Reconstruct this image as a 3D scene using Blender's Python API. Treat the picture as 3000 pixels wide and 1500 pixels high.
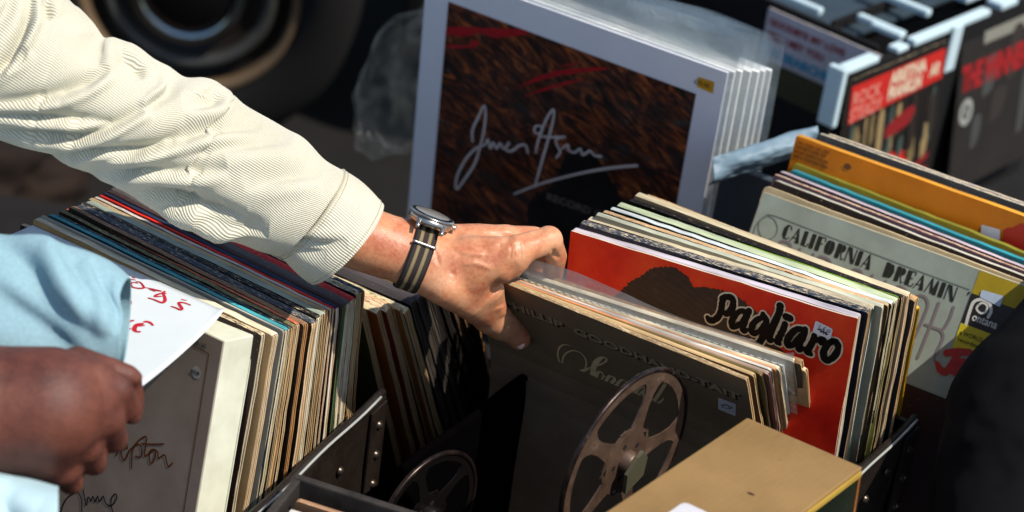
import bpy, bmesh, math, random
import numpy as np
from math import sin, cos, pi, radians, sqrt, atan2
from mathutils import Vector, Matrix, Euler, noise

for o in list(bpy.data.objects):
    bpy.data.objects.remove(o)
SC = bpy.context.scene
C = SC.collection

# ---------------------------------------------------------------- camera
cam_d = bpy.data.cameras.new('camera')
cam = bpy.data.objects.new('camera', cam_d)
C.objects.link(cam)
SC.camera = cam
PITCH, ROLL, DIST = radians(29.4), radians(8.0), 2.35
fwd = Vector((0, cos(PITCH), -sin(PITCH)))
rgt = Vector((1, 0, 0))
upv = rgt.cross(fwd)
camR = rgt * cos(ROLL) + upv * sin(ROLL)
camU = upv * cos(ROLL) - rgt * sin(ROLL)
cam_loc = Vector((0, 0, .85)) - fwd * DIST
M = Matrix((camR, camU, -fwd)).transposed().to_4x4()
M.translation = cam_loc
cam.matrix_world = M
cam_d.lens = 75
cam_d.sensor_width = 36
cam_d.clip_start = .05
cam_d.clip_end = 500
cam_d.dof.use_dof = True
cam_d.dof.focus_distance = 2.13
cam_d.dof.aperture_fstop = 4.0

# ---------------------------------------------------------------- sky and sun
SUN_EL, SUN_AZ = radians(55), radians(-28)      # azimuth counted from +X
sun_dir = Vector((cos(SUN_AZ) * cos(SUN_EL), sin(SUN_AZ) * cos(SUN_EL), sin(SUN_EL)))
W = bpy.data.worlds.new("World")
SC.world = W
W.use_nodes = True
nt = W.node_tree
bg = nt.nodes['Background']
sky = nt.nodes.new('ShaderNodeTexSky')
sky.sky_type = 'NISHITA'
sky.sun_disc = False
sky.sun_elevation = SUN_EL
sky.sun_rotation = atan2(sun_dir.x, sun_dir.y)
nt.links.new(sky.outputs[0], bg.inputs[0])
bg.inputs[1].default_value = .112
sun_d = bpy.data.lights.new('sun', 'SUN')
sun_d.energy = 4.4
sun_d.angle = radians(.5)
sun_d.color = (1, .92, .81)
sun = bpy.data.objects.new('sun', sun_d)
C.objects.link(sun)
sun.rotation_mode = 'QUATERNION'
sun.rotation_quaternion = sun_dir.to_track_quat('Z', 'Y')
sun.location = sun_dir * 10
SC.view_settings.view_transform = 'Standard'
SC.view_settings.look = 'None'
SC.view_settings.exposure = 0.35
SC.view_settings.gamma = 1
SC.cycles.max_bounces = 6
SC.cycles.transparent_max_bounces = 12
SC.cycles.sample_clamp_indirect = 4

# ---------------------------------------------------------------- helpers
def tag(o, label=None, cat=None, group=None, kind=None):
    if label: o['label'] = label
    if cat: o['category'] = cat
    if group: o['group'] = group
    if kind: o['kind'] = kind
    return o

def link(name, me, parent=None, mats=()):
    o = bpy.data.objects.new(name, me)
    C.objects.link(o)
    for m in mats:
        me.materials.append(m)
    if parent is not None:
        o.parent = parent
    return o

def empty(name, loc=(0, 0, 0), mat=None):
    o = bpy.data.objects.new(name, None)
    C.objects.link(o)
    o.empty_display_size = .05
    if mat is not None:
        o.matrix_world = mat
    else:
        o.location = loc
    return o

def frame(O, U, Z):
    U = Vector(U).normalized(); Z = Vector(Z); Z = (Z - U * Z.dot(U)).normalized()
    V = Z.cross(U)
    m = Matrix((U, V, Z)).transposed().to_4x4()
    m.translation = Vector(O)
    return m

def mesh(name, verts, faces, mi=None, smooth=False):
    me = bpy.data.meshes.new(name)
    me.from_pydata([tuple(v) for v in verts], [], faces)
    if mi is not None:
        me.polygons.foreach_set('material_index', mi)
    if smooth:
        me.polygons.foreach_set('use_smooth', [True] * len(me.polygons))
    me.update()
    return me

MATS = {}
def nodes_of(name):
    m = bpy.data.materials.new(name)
    m.use_nodes = True
    n = m.node_tree.nodes
    b = n['Principled BSDF']
    return m, m.node_tree, b

def rgb(c):
    if isinstance(c, str):
        v = [int(c[i:i + 2], 16) / 255 for i in (0, 2, 4)]
        return tuple((x / 12.92 if x <= .04045 else ((x + .055) / 1.055) ** 2.4) for x in v) + (1,)
    return tuple(c) + (1,) if len(c) == 3 else tuple(c)

def nd(t, kind, **kw):
    n = t.nodes.new(kind)
    for k, v in kw.items():
        setattr(n, k, v)
    return n

def coords(t, scale=(1, 1, 1), obj=True, rot=(0, 0, 0)):
    tc = nd(t, 'ShaderNodeTexCoord')
    mp = nd(t, 'ShaderNodeMapping')
    mp.inputs['Scale'].default_value = scale
    mp.inputs['Rotation'].default_value = rot
    t.links.new(tc.outputs['Object'], mp.inputs[0])
    return mp.outputs[0]

def noise_tex(t, vec, scale, detail=4, rough=.6, dist=0):
    n = nd(t, 'ShaderNodeTexNoise')
    n.inputs['Scale'].default_value = scale
    n.inputs['Detail'].default_value = detail
    n.inputs['Roughness'].default_value = rough
    n.inputs['Distortion'].default_value = dist
    if vec is not None:
        t.links.new(vec, n.inputs['Vector'])
    return n.outputs[0]

def ramp(t, fac, stops, interp='LINEAR'):
    r = nd(t, 'ShaderNodeValToRGB')
    cr = r.color_ramp
    cr.interpolation = interp
    while len(cr.elements) < len(stops):
        cr.elements.new(.5)
    for e, (p, c) in zip(cr.elements, stops):
        e.position = p
        e.color = rgb(c)
    t.links.new(fac, r.inputs[0])
    return r.outputs[0]

def mixc(t, fac, a, b, mode='MIX'):
    m = nd(t, 'ShaderNodeMix', data_type='RGBA', blend_type=mode)
    for s, v in ((0, fac), (6, a), (7, b)):
        if isinstance(v, (int, float)):
            m.inputs[s].default_value = v
        elif isinstance(v, (tuple, list, str)):
            m.inputs[s].default_value = rgb(v)
        else:
            t.links.new(v, m.inputs[s])
    return m.outputs[2]

def bump(t, b, h, strength=.3, dist=.001):
    n = nd(t, 'ShaderNodeBump')
    n.inputs['Strength'].default_value = strength
    n.inputs['Distance'].default_value = dist
    t.links.new(h, n.inputs['Height'])
    t.links.new(n.outputs[0], b.inputs['Normal'])
    return n

def paper(c, wear='cdb890', amount=.5, rough=.55, scuff=.35):
    """printed card: its colour, blotched, scuffed to bare board where noise peaks"""
    key = ('paper', c, wear, amount, rough, scuff)
    if key in MATS: return MATS[key]
    m, t, b = nodes_of('card_' + str(c))
    v = coords(t)
    n1 = noise_tex(t, v, 14, 5)
    dark = ramp(t, n1, [(.3, (.72, .70, .68)), (.65, (1, 1, 1))])
    col = mixc(t, 1, c, dark, 'MULTIPLY')
    n2 = noise_tex(t, v, 210, 6, .75)
    lo = .74 - .22 * amount
    msk = ramp(t, n2, [(lo, (0, 0, 0)), (lo + .05, (1, 1, 1))])
    ms2 = nd(t, 'ShaderNodeMath', operation='MULTIPLY')
    t.links.new(msk, ms2.inputs[0]); ms2.inputs[1].default_value = scuff * 2
    col = mixc(t, ms2.outputs[0], col, wear)
    t.links.new(col, b.inputs['Base Color'])
    b.inputs['Roughness'].default_value = rough
    b.inputs['Specular IOR Level'].default_value = .28
    bump(t, b, n2, .25, .0004)
    MATS[key] = m
    return m

def worn_edge(c, wear='e0cda6', amount=.6):
    """the folded top edge of a sleeve: ink rubbed away in patches along its length"""
    key = ('edge', c, wear, amount)
    if key in MATS: return MATS[key]
    m, t, b = nodes_of('worn_edge_' + str(c))
    v = coords(t, (60, 500, 300))
    n = noise_tex(t, v, 2.2, 5, .7)
    lo = .72 - .32 * amount
    msk = ramp(t, n, [(lo, (0, 0, 0)), (lo + .08, (1, 1, 1))])
    v2 = coords(t, (9, 60, 60))
    n3 = noise_tex(t, v2, 1.5, 3, .6)
    c2 = mixc(t, 1, c, ramp(t, n3, [(.3, (.55, .55, .55)), (.7, (1.2, 1.2, 1.2))]), 'MULTIPLY')
    t.links.new(mixc(t, msk, c2, wear), b.inputs['Base Color'])
    b.inputs['Roughness'].default_value = .6
    b.inputs['Specular IOR Level'].default_value = .28
    bump(t, b, n, .5, .0006)
    MATS[key] = m
    return m

def board(c='c8a878'):
    """raw cut edge of card: cream with brown stains"""
    key = ('board', c)
    if key in MATS: return MATS[key]
    m, t, b = nodes_of('board_edge_' + str(c))
    v = coords(t, (400, 700, 30))
    n = noise_tex(t, v, 1.3, 5, .7)
    sh = ramp(t, n, [(.28, (.30, .20, .12)), (.42, (.8, .72, .62)), (.75, (1.15, 1.15, 1.1))])
    t.links.new(mixc(t, 1, c, sh, 'MULTIPLY'), b.inputs['Base Color'])
    b.inputs['Roughness'].default_value = .8
    bump(t, b, n, .6, .0006)
    MATS[key] = m
    return m

def plain(name, c, rough=.5, metal=0, nscale=30, var=.2, bmp=.15, spec=.3, coat=0):
    key = ('plain', name, c, rough)
    if key in MATS: return MATS[key]
    m, t, b = nodes_of(name)
    v = coords(t)
    n = noise_tex(t, v, nscale, 5, .65)
    sh = ramp(t, n, [(.3, (1 - var,) * 3), (.7, (1 + var * .3,) * 3)])
    t.links.new(mixc(t, 1, c, sh, 'MULTIPLY'), b.inputs['Base Color'])
    b.inputs['Roughness'].default_value = rough
    b.inputs['Metallic'].default_value = metal
    b.inputs['Specular IOR Level'].default_value = spec
    b.inputs['Coat Weight'].default_value = coat
    if bmp: bump(t, b, n, bmp, .001)
    MATS[key] = m
    return m

def film(name='clear_plastic', tint='e8eef0', alpha=.25, rough=.12, crinkle=.6, scale=25):
    """clear polythene: mostly see-through, glossy, creased"""
    key = ('film', name)
    if key in MATS: return MATS[key]
    m, t, b = nodes_of(name)
    v = coords(t)
    n = noise_tex(t, v, scale, 4, .6, 1.5)
    b.inputs['Base Color'].default_value = rgb(tint)
    b.inputs['Roughness'].default_value = rough
    a = ramp(t, n, [(.35, (alpha * .5,) * 3), (.7, (min(1, alpha * 1.7),) * 3)])
    t.links.new(a, b.inputs['Alpha'])
    bump(t, b, n, crinkle, .006)
    b.inputs['Specular IOR Level'].default_value = .8
    MATS[key] = m
    return m

# ---------------------------------------------------------------- geometry builders
def box_bm(bm, x0, x1, y0, y1, z0, z1, mi=0, bev=0):
    vs = [bm.verts.new((x, y, z)) for x in (x0, x1) for y in (y0, y1) for z in (z0, z1)]
    fs = [(0, 1, 3, 2), (4, 6, 7, 5), (0, 4, 5, 1), (2, 3, 7, 6), (0, 2, 6, 4), (1, 5, 7, 3)]
    out = []
    for f in fs:
        fc = bm.faces.new([vs[i] for i in f]); fc.material_index = mi; out.append(fc)
    if bev:
        es = {e for f in out for e in f.edges}
        bmesh.ops.bevel(bm, geom=list(es), offset=bev, segments=2, profile=.6, affect='EDGES')
    return vs

def bm_obj(name, bm, parent=None, mats=(), smooth=False):
    bmesh.ops.recalc_face_normals(bm, faces=bm.faces)
    me = bpy.data.meshes.new(name)
    bm.to_mesh(me); bm.free()
    if smooth:
        me.polygons.foreach_set('use_smooth', [True] * len(me.polygons))
    return link(name, me, parent, mats)

def catmull(pts, n=8):
    P = [np.array(p, float) for p in pts]
    if len(P) < 3:
        return [P[0] + (P[-1] - P[0]) * i / n for i in range(n + 1)]
    P = [2 * P[0] - P[1]] + P + [2 * P[-1] - P[-2]]
    out = []
    for i in range(1, len(P) - 2):
        a, b, c, d = P[i - 1:i + 3]
        for k in range(n):
            t = k / n
            out.append(.5 * ((2 * b) + (-a + c) * t + (2 * a - 5 * b + 4 * c - d) * t * t + (-a + 3 * b - 3 * c + d) * t ** 3))
    out.append(P[-2])
    return out

def ribbon_mesh(strokes, y=-.0003, th=.00015, smooth=True, n=6):
    """flat inked strokes on the x-z face; a stroke is (width, [(x,z[,w]),...]) in metres"""
    vs, fs = [], []
    for s_i, (w, pts) in enumerate(strokes):
        P = catmull([(p[0], p[1], p[2] if len(p) > 2 else 1.0) for p in pts], n) if smooth else [np.array((p[0], p[1], p[2] if len(p) > 2 else 1.0)) for p in pts]
        L, R = [], []
        yy = y - s_i * 6e-6
        for i, p in enumerate(P):
            a = P[max(0, i - 1)]; b = P[min(len(P) - 1, i + 1)]
            d = (b - a)[:2]; l = np.hypot(*d) or 1; nx, nz = -d[1] / l, d[0] / l
            h = w * p[2] / 2
            L.append((p[0] + nx * h, yy, p[1] + nz * h)); R.append((p[0] - nx * h, yy, p[1] - nz * h))
        # rounded ends
        def cap(p, q, ww):
            d = np.array([p[0] - q[0], p[1] - q[1]]); l = np.hypot(*d) or 1; d = d / l
            return [(p[0] + ww / 2 * (cos(a) * d[0] - sin(a) * d[1]), yy, p[1] + ww / 2 * (sin(a) * d[0] + cos(a) * d[1])) for a in (-pi / 4, 0, pi / 4)]
        o = len(vs)
        m = len(L)
        vs += L + R
        fs += [(o + i, o + m + i, o + m + i + 1, o + i + 1) for i in range(m - 1)]
        e = len(vs)
        vs += cap(P[-1], P[-2], w * P[-1][2])
        fs.append((o + m - 1, o + 2 * m - 1, e, e + 1, e + 2))
        e = len(vs)
        vs += cap(P[0], P[1], w * P[0][2])
        fs.append((o + m, o, e, e + 1, e + 2))
    return vs, fs

def ink(name, strokes, m, parent, y=-.0003, label=None, n=6, smooth=True):
    vs, fs = ribbon_mesh(strokes, y, n=n, smooth=smooth)
    o = link(name, mesh(name, vs, fs), parent, [m])
    if label: o['label'] = label
    return o

def poly_flat(name, pts, m, parent, y=-.0002):
    o = link(name, mesh(name, [(p[0], y, p[1]) for p in pts], [tuple(range(len(pts)))]), parent, [m])
    return o

def text_obj(name, body, m, parent, x, z, size, y=-.0003, bold=0.0, shear=0, sx=1, rot=0, spacing=1, extrude=.0001, align='LEFT'):
    cu = bpy.data.curves.new(name, 'FONT')
    cu.body = body; cu.size = size; cu.offset = bold; cu.shear = shear
    cu.space_character = spacing; cu.extrude = extrude; cu.align_x = align
    cu.resolution_u = 3
    tmp = bpy.data.objects.new('tmp', cu)
    C.objects.link(tmp)
    me = bpy.data.meshes.new_from_object(tmp)
    bpy.data.objects.remove(tmp)
    R = Matrix.Translation((x, y, z)) @ Matrix.Rotation(rot, 4, 'Y') @ Matrix.Rotation(pi / 2, 4, 'X') @ Matrix.Diagonal((sx, 1, 1, 1))
    me.transform(R)
    me.materials.clear()
    return link(name, me, parent, [m])

def tube_mesh(path, rad, n=10, closed=False, cap=True):
    P = [Vector(p) for p in path]
    vs, fs = [], []
    N = len(P)
    up = Vector((0, 0, 1)); last = None
    for i, p in enumerate(P):
        a = P[(i - 1) % N] if closed else P[max(0, i - 1)]
        b = P[(i + 1) % N] if closed else P[min(N - 1, i + 1)]
        t = (b - a).normalized()
        if last is None:
            u = t.orthogonal().normalized()
        else:
            u = (last - t * last.dot(t)).normalized()
        last = u
        w = t.cross(u)
        r = rad[i] if hasattr(rad, '__len__') else rad
        for k in range(n):
            an = 2 * pi * k / n
            vs.append(p + u * cos(an) * r + w * sin(an) * r)
    for i in range(N if closed else N - 1):
        j = (i + 1) % N
        for k in range(n):
            k2 = (k + 1) % n
            fs.append((i * n + k, i * n + k2, j * n + k2, j * n + k))
    if cap and not closed:
        fs.append(tuple(reversed(range(n)))); fs.append(tuple((N - 1) * n + k for k in range(n)))
    return vs, fs

def lathe(prof, n=48):
    """revolve (r, h) profile about local z"""
    vs, fs = [], []
    for r, h in prof:
        for k in range(n):
            a = 2 * pi * k / n
            vs.append((r * cos(a), r * sin(a), h))
    for i in range(len(prof) - 1):
        for k in range(n):
            k2 = (k + 1) % n
            fs.append((i * n + k, i * n + k2, (i + 1) * n + k2, (i + 1) * n + k))
    return vs, fs

# pose of every sleeve: base corner, direction of its width, its upright, width, height, thickness
POSES = {
    'A00': ((-0.5251, -0.2059, 0.5857), (0.8766, -0.4811, 0.0109), (0.0679, 0.1461, 0.9869), 0.315, 0.315, 0.0063),
    'A01': ((-0.5127, -0.1869, 0.5898), (0.8712, -0.4909, -0.0079), (0.0667, 0.1023, 0.9925), 0.315, 0.315, 0.0090),
    'A02': ((-0.5052, -0.1755, 0.5908), (0.8798, -0.4752, -0.0129), (0.0609, 0.0859, 0.9944), 0.315, 0.315, 0.0024),
    'A03': ((-0.4988, -0.1695, 0.5883), (0.8691, -0.4947, -0.0046), (0.0578, 0.0924, 0.9940), 0.315, 0.315, 0.0053),
    'A04': ((-0.4914, -0.1629, 0.5853), (0.8631, -0.5050, 0.0051), (0.0506, 0.0965, 0.9940), 0.315, 0.315, 0.0035),
    'A05': ((-0.4871, -0.1536, 0.5859), (0.8595, -0.5111, 0.0018), (0.0474, 0.0833, 0.9954), 0.315, 0.315, 0.0060),
    'A06': ((-0.4813, -0.1444, 0.5855), (0.8568, -0.5156, 0.0023), (0.0430, 0.0759, 0.9962), 0.315, 0.315, 0.0040),
    'A07': ((-0.4761, -0.1382, 0.5898), (0.8640, -0.5033, -0.0134), (0.0423, 0.0460, 0.9980), 0.315, 0.315, 0.0065),
    'A08': ((-0.4683, -0.1305, 0.5901), (0.8647, -0.5020, -0.0151), (0.0371, 0.0339, 0.9987), 0.315, 0.315, 0.0090),
    'A09': ((-0.4651, -0.1215, 0.5891), (0.8713, -0.4906, -0.0119), (0.0317, 0.0322, 0.9990), 0.315, 0.315, 0.0061),
    'A10': ((-0.4592, -0.1142, 0.5878), (0.8695, -0.4939, -0.0080), (0.0263, 0.0302, 0.9992), 0.315, 0.315, 0.0074),
    'A11': ((-0.4564, -0.1060, 0.5875), (0.8707, -0.4918, -0.0072), (0.0235, 0.0268, 0.9994), 0.315, 0.315, 0.0057),
    'A12': ((-0.4506, -0.0985, 0.5867), (0.8679, -0.4968, -0.0051), (0.0196, 0.0240, 0.9995), 0.315, 0.315, 0.0037),
    'A13': ((-0.4453, -0.0900, 0.5874), (0.8648, -0.5021, -0.0074), (0.0151, 0.0114, 0.9998), 0.315, 0.315, 0.0027),
    'A14': ((-0.4403, -0.0820, 0.5891), (0.8631, -0.5049, -0.0130), (0.0112, -0.0066, 0.9999), 0.315, 0.315, 0.0058),
    'A15': ((-0.4357, -0.0734, 0.5920), (0.8682, -0.4958, -0.0219), (0.0082, -0.0298, 0.9995), 0.315, 0.315, 0.0049),
    'A16': ((-0.4321, -0.0661, 0.5925), (0.8679, -0.4961, -0.0230), (0.0048, -0.0379, 0.9993), 0.315, 0.315, 0.0090),
    'A17': ((-0.4258, -0.0600, 0.5884), (0.8658, -0.5004, -0.0106), (-0.0018, -0.0242, 0.9997), 0.315, 0.315, 0.0090),
    'A18': ((-0.4188, -0.0524, 0.5838), (0.8648, -0.5021, 0.0038), (-0.0077, -0.0056, 1.0000), 0.315, 0.315, 0.0090),
    'A19': ((-0.4126, -0.0445, 0.5821), (0.8649, -0.5019, 0.0093), (-0.0124, -0.0029, 0.9999), 0.315, 0.315, 0.0040),
    'BOX': ((-0.5403, -0.2298, 0.5669), (0.8190, -0.5676, 0.0842), (0.0572, 0.2268, 0.9723), 0.32, 0.32, 0.0040),
    'B00': ((-0.3638, 0.1105, 0.5500), (0.8746, -0.4848, 0.0000), (-0.1894, -0.3417, 0.9205), 0.315, 0.315, 0.0090),
    'B01': ((-0.3467, 0.1196, 0.5522), (0.8772, -0.4801, 0.0000), (-0.1953, -0.3568, 0.9135), 0.315, 0.315, 0.0076),
    'B02': ((-0.3364, 0.1266, 0.5539), (0.8798, -0.4754, 0.0000), (-0.1990, -0.3683, 0.9081), 0.315, 0.315, 0.0086),
    'B03': ((-0.3314, 0.1377, 0.5557), (0.8823, -0.4707, 0.0000), (-0.2026, -0.3798, 0.9026), 0.315, 0.315, 0.0022),
    'B04': ((-0.3231, 0.1369, 0.5569), (0.8848, -0.4659, 0.0000), (-0.2042, -0.3879, 0.8988), 0.315, 0.315, 0.0040),
    'B05': ((-0.3181, 0.1437, 0.5521), (0.8873, -0.4612, 0.0000), (-0.2058, -0.3959, 0.8949), 0.315, 0.315, 0.0090),
    'B06': ((-0.3136, 0.1634, 0.5540), (0.8898, -0.4564, 0.0000), (-0.2090, -0.4074, 0.8890), 0.315, 0.315, 0.0090),
    'B07': ((-0.3068, 0.1783, 0.5565), (0.8922, -0.4516, 0.0000), (-0.2137, -0.4223, 0.8809), 0.315, 0.315, 0.0085),
    'B08': ((-0.3010, 0.1891, 0.5585), (0.8946, -0.4468, 0.0000), (-0.2166, -0.4337, 0.8746), 0.315, 0.315, 0.0087),
    'B09': ((-0.2948, 0.2012, 0.5532), (0.8970, -0.4420, 0.0000), (-0.2160, -0.4383, 0.8725), 0.315, 0.315, 0.0090),
    'B10': ((-0.2837, 0.2229, 0.5436), (0.8994, -0.4372, 0.0000), (-0.2219, -0.4565, 0.8616), 0.315, 0.315, 0.0090),
    'B11': ((-0.2694, 0.2462, 0.5291), (0.9017, -0.4323, 0.0000), (-0.2275, -0.4745, 0.8504), 0.315, 0.315, 0.0070),
    'B12': ((-0.2585, 0.2580, 0.5107), (0.9040, -0.4275, 0.0000), (-0.2218, -0.4690, 0.8549), 0.315, 0.315, 0.0054),
    'B13': ((-0.2535, 0.2414, 0.4849), (0.9063, -0.4226, 0.0000), (-0.1853, -0.3973, 0.8988), 0.315, 0.315, 0.0040),
    'C00': ((0.0496, 0.0019, 0.5994), (0.8975, -0.4410, 0.0000), (-0.2386, -0.4855, 0.8410), 0.315, 0.405, 0.0039),
    'C01': ((0.0279, -0.0326, 0.6812), (0.9138, -0.4063, 0.0000), (-0.2316, -0.5208, 0.8216), 0.315, 0.315, 0.0036),
    'C02': ((0.0327, -0.0276, 0.6844), (0.9205, -0.3906, 0.0000), (-0.2282, -0.5378, 0.8116), 0.315, 0.315, 0.0028),
    'C03': ((0.0349, -0.0228, 0.6868), (0.9247, -0.3807, 0.0000), (-0.2264, -0.5500, 0.8039), 0.315, 0.315, 0.0022),
    'C04': ((0.0398, -0.0250, 0.6852), (0.9210, -0.3896, 0.0000), (-0.2290, -0.5413, 0.8090), 0.315, 0.315, 0.0036),
    'C05': ((0.0379, -0.0169, 0.6893), (0.9295, -0.3689, 0.0000), (-0.2233, -0.5626, 0.7960), 0.315, 0.315, 0.0022),
    'C06': ((0.0402, -0.0149, 0.6901), (0.9313, -0.3643, 0.0000), (-0.2218, -0.5669, 0.7934), 0.315, 0.315, 0.0022),
    'C07': ((0.0446, -0.0130, 0.6909), (0.9317, -0.3631, 0.0000), (-0.2223, -0.5704, 0.7907), 0.315, 0.315, 0.0037),
    'C08': ((0.0452, -0.0062, 0.6943), (0.9379, -0.3470, 0.0000), (-0.2172, -0.5870, 0.7799), 0.315, 0.315, 0.0060),
    'C09': ((0.0526, 0.0025, 0.6943), (0.9419, -0.3358, 0.0000), (-0.2102, -0.5896, 0.7799), 0.315, 0.315, 0.0038),
    'C10': ((0.0621, 0.0059, 0.6878), (0.9384, -0.3455, 0.0000), (-0.2127, -0.5777, 0.7880), 0.315, 0.315, 0.0060),
    'C11': ((0.0780, 0.0133, 0.6640), (0.9238, -0.3828, 0.0000), (-0.2195, -0.5299, 0.8192), 0.315, 0.315, 0.0040),
    'D00': ((0.0751, -0.1184, 0.6069), (0.9072, -0.4164, 0.0595), (-0.0541, 0.0248, 0.9982), 0.315, 0.345, 0.0022),
    'D01': ((0.0762, -0.1160, 0.6069), (0.9072, -0.4164, 0.0595), (-0.0541, 0.0248, 0.9982), 0.315, 0.345, 0.0090),
    'D02': ((0.0879, -0.0825, 0.6146), (0.9192, -0.3921, 0.0375), (-0.0668, -0.0615, 0.9959), 0.315, 0.345, 0.0090),
    'D03': ((0.0918, -0.0827, 0.6112), (0.9102, -0.4116, 0.0459), (-0.0579, -0.0169, 0.9982), 0.315, 0.345, 0.0090),
    'D04': ((0.1037, -0.0504, 0.6513), (0.9212, -0.3885, 0.0223), (-0.0761, -0.1236, 0.9894), 0.315, 0.315, 0.0061),
    'D05': ((0.1103, -0.0444, 0.6510), (0.9158, -0.4011, 0.0221), (-0.0741, -0.1148, 0.9906), 0.315, 0.315, 0.0045),
    'D06': ((0.1159, -0.0426, 0.6485), (0.9041, -0.4265, 0.0265), (-0.0685, -0.0833, 0.9942), 0.315, 0.315, 0.0056),
    'D07': ((0.1218, -0.0364, 0.6482), (0.8973, -0.4406, 0.0267), (-0.0661, -0.0743, 0.9950), 0.315, 0.315, 0.0090),
    'D08': ((0.1251, -0.0438, 0.6403), (0.8855, -0.4622, 0.0480), (-0.0506, 0.0067, 0.9987), 0.315, 0.315, 0.0022),
    'D09': ((0.1305, -0.0328, 0.6432), (0.8796, -0.4741, 0.0390), (-0.0529, -0.0161, 0.9985), 0.315, 0.315, 0.0064),
    'D10': ((0.1388, -0.0132, 0.6491), (0.8812, -0.4721, 0.0228), (-0.0612, -0.0661, 0.9959), 0.315, 0.315, 0.0090),
    'D11': ((0.1509, 0.0043, 0.6447), (0.8785, -0.4775, 0.0139), (-0.0662, -0.0929, 0.9935), 0.315, 0.315, 0.0090),
    'D12': ((0.1650, 0.0544, 0.6466), (0.8893, -0.4567, -0.0226), (-0.0910, -0.2252, 0.9700), 0.315, 0.315, 0.0040),
    'E00': ((0.2128, -0.0319, 0.6417), (0.8995, -0.4369, 0.0000), (0.1760, 0.3623, 0.9153), 0.315, 0.315, 0.0074),
    'E01': ((0.2154, -0.0106, 0.6390), (0.8920, -0.4520, 0.0000), (0.1730, 0.3414, 0.9239), 0.315, 0.315, 0.0080),
    'E02': ((0.2366, 0.0352, 0.6288), (0.8733, -0.4872, 0.0000), (0.1424, 0.2553, 0.9563), 0.315, 0.315, 0.0090),
    'E03': ((0.2448, 0.0638, 0.6244), (0.8722, -0.4892, 0.0000), (0.1184, 0.2110, 0.9703), 0.315, 0.315, 0.0058),
    'E04': ((0.2518, 0.0756, 0.6237), (0.8650, -0.5018, 0.0000), (0.1171, 0.2019, 0.9724), 0.315, 0.315, 0.0090),
    'E05': ((0.2730, 0.0956, 0.6205), (0.8698, -0.4935, 0.0000), (0.0920, 0.1622, 0.9825), 0.315, 0.315, 0.0090),
    'E06': ((0.2775, 0.1156, 0.6203), (0.8674, -0.4976, 0.0000), (0.0907, 0.1581, 0.9833), 0.315, 0.315, 0.0090),
    'E07': ((0.2886, 0.1459, 0.6469), (0.8921, -0.4518, 0.0000), (0.0492, 0.0971, 0.9941), 0.315, 0.315, 0.0090),
    'E08': ((0.3177, 0.1627, 0.6465), (0.8921, -0.4518, 0.0000), (0.0433, 0.0855, 0.9954), 0.315, 0.315, 0.0047),
    'E09': ((0.3289, 0.1685, 0.6462), (0.8887, -0.4585, 0.0000), (0.0400, 0.0775, 0.9962), 0.315, 0.315, 0.0040),
    'F00': ((-0.1450, 0.4510, 0.6248), (0.9266, -0.3729, -0.0480), (-0.0161, -0.1668, 0.9859), 0.4, 0.4, 0.0057),
    'F01': ((-0.1362, 0.4600, 0.6269), (0.9262, -0.3736, -0.0508), (-0.0186, -0.1797, 0.9835), 0.4, 0.4, 0.0062),
    'F02': ((-0.1258, 0.4710, 0.6295), (0.9257, -0.3745, -0.0538), (-0.0226, -0.1967, 0.9802), 0.4, 0.4, 0.0067),
    'F03': ((-0.1126, 0.4837, 0.6326), (0.9247, -0.3764, -0.0572), (-0.0283, -0.2176, 0.9756), 0.4, 0.4, 0.0051),
    'F04': ((-0.1015, 0.4919, 0.6348), (0.9235, -0.3789, -0.0597), (-0.0316, -0.2302, 0.9726), 0.4, 0.4, 0.0063),
    'F05': ((-0.0925, 0.5030, 0.6378), (0.9234, -0.3787, -0.0629), (-0.0354, -0.2470, 0.9684), 0.4, 0.4, 0.0058),
    'F06': ((-0.0829, 0.5134, 0.6408), (0.9230, -0.3792, -0.0658), (-0.0396, -0.2635, 0.9638), 0.4, 0.4, 0.0040),
    'G00': ((0.3271, 0.8937, 0.6251), (0.7855, -0.6189, 0.0000), (-0.0216, -0.0274, 0.9994), 0.2, 0.2, 0.0090),
    'G01': ((0.4474, 0.6497, 0.5613), (0.6266, 0.7793, 0.0000), (-0.0781, 0.0628, 0.9950), 0.262, 0.262, 0.0041),
    'G02': ((0.6462, 0.8863, 0.5627), (0.6277, 0.7785, 0.0000), (-0.1117, 0.0901, 0.9897), 0.262, 0.262, 0.0040),
}

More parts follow.
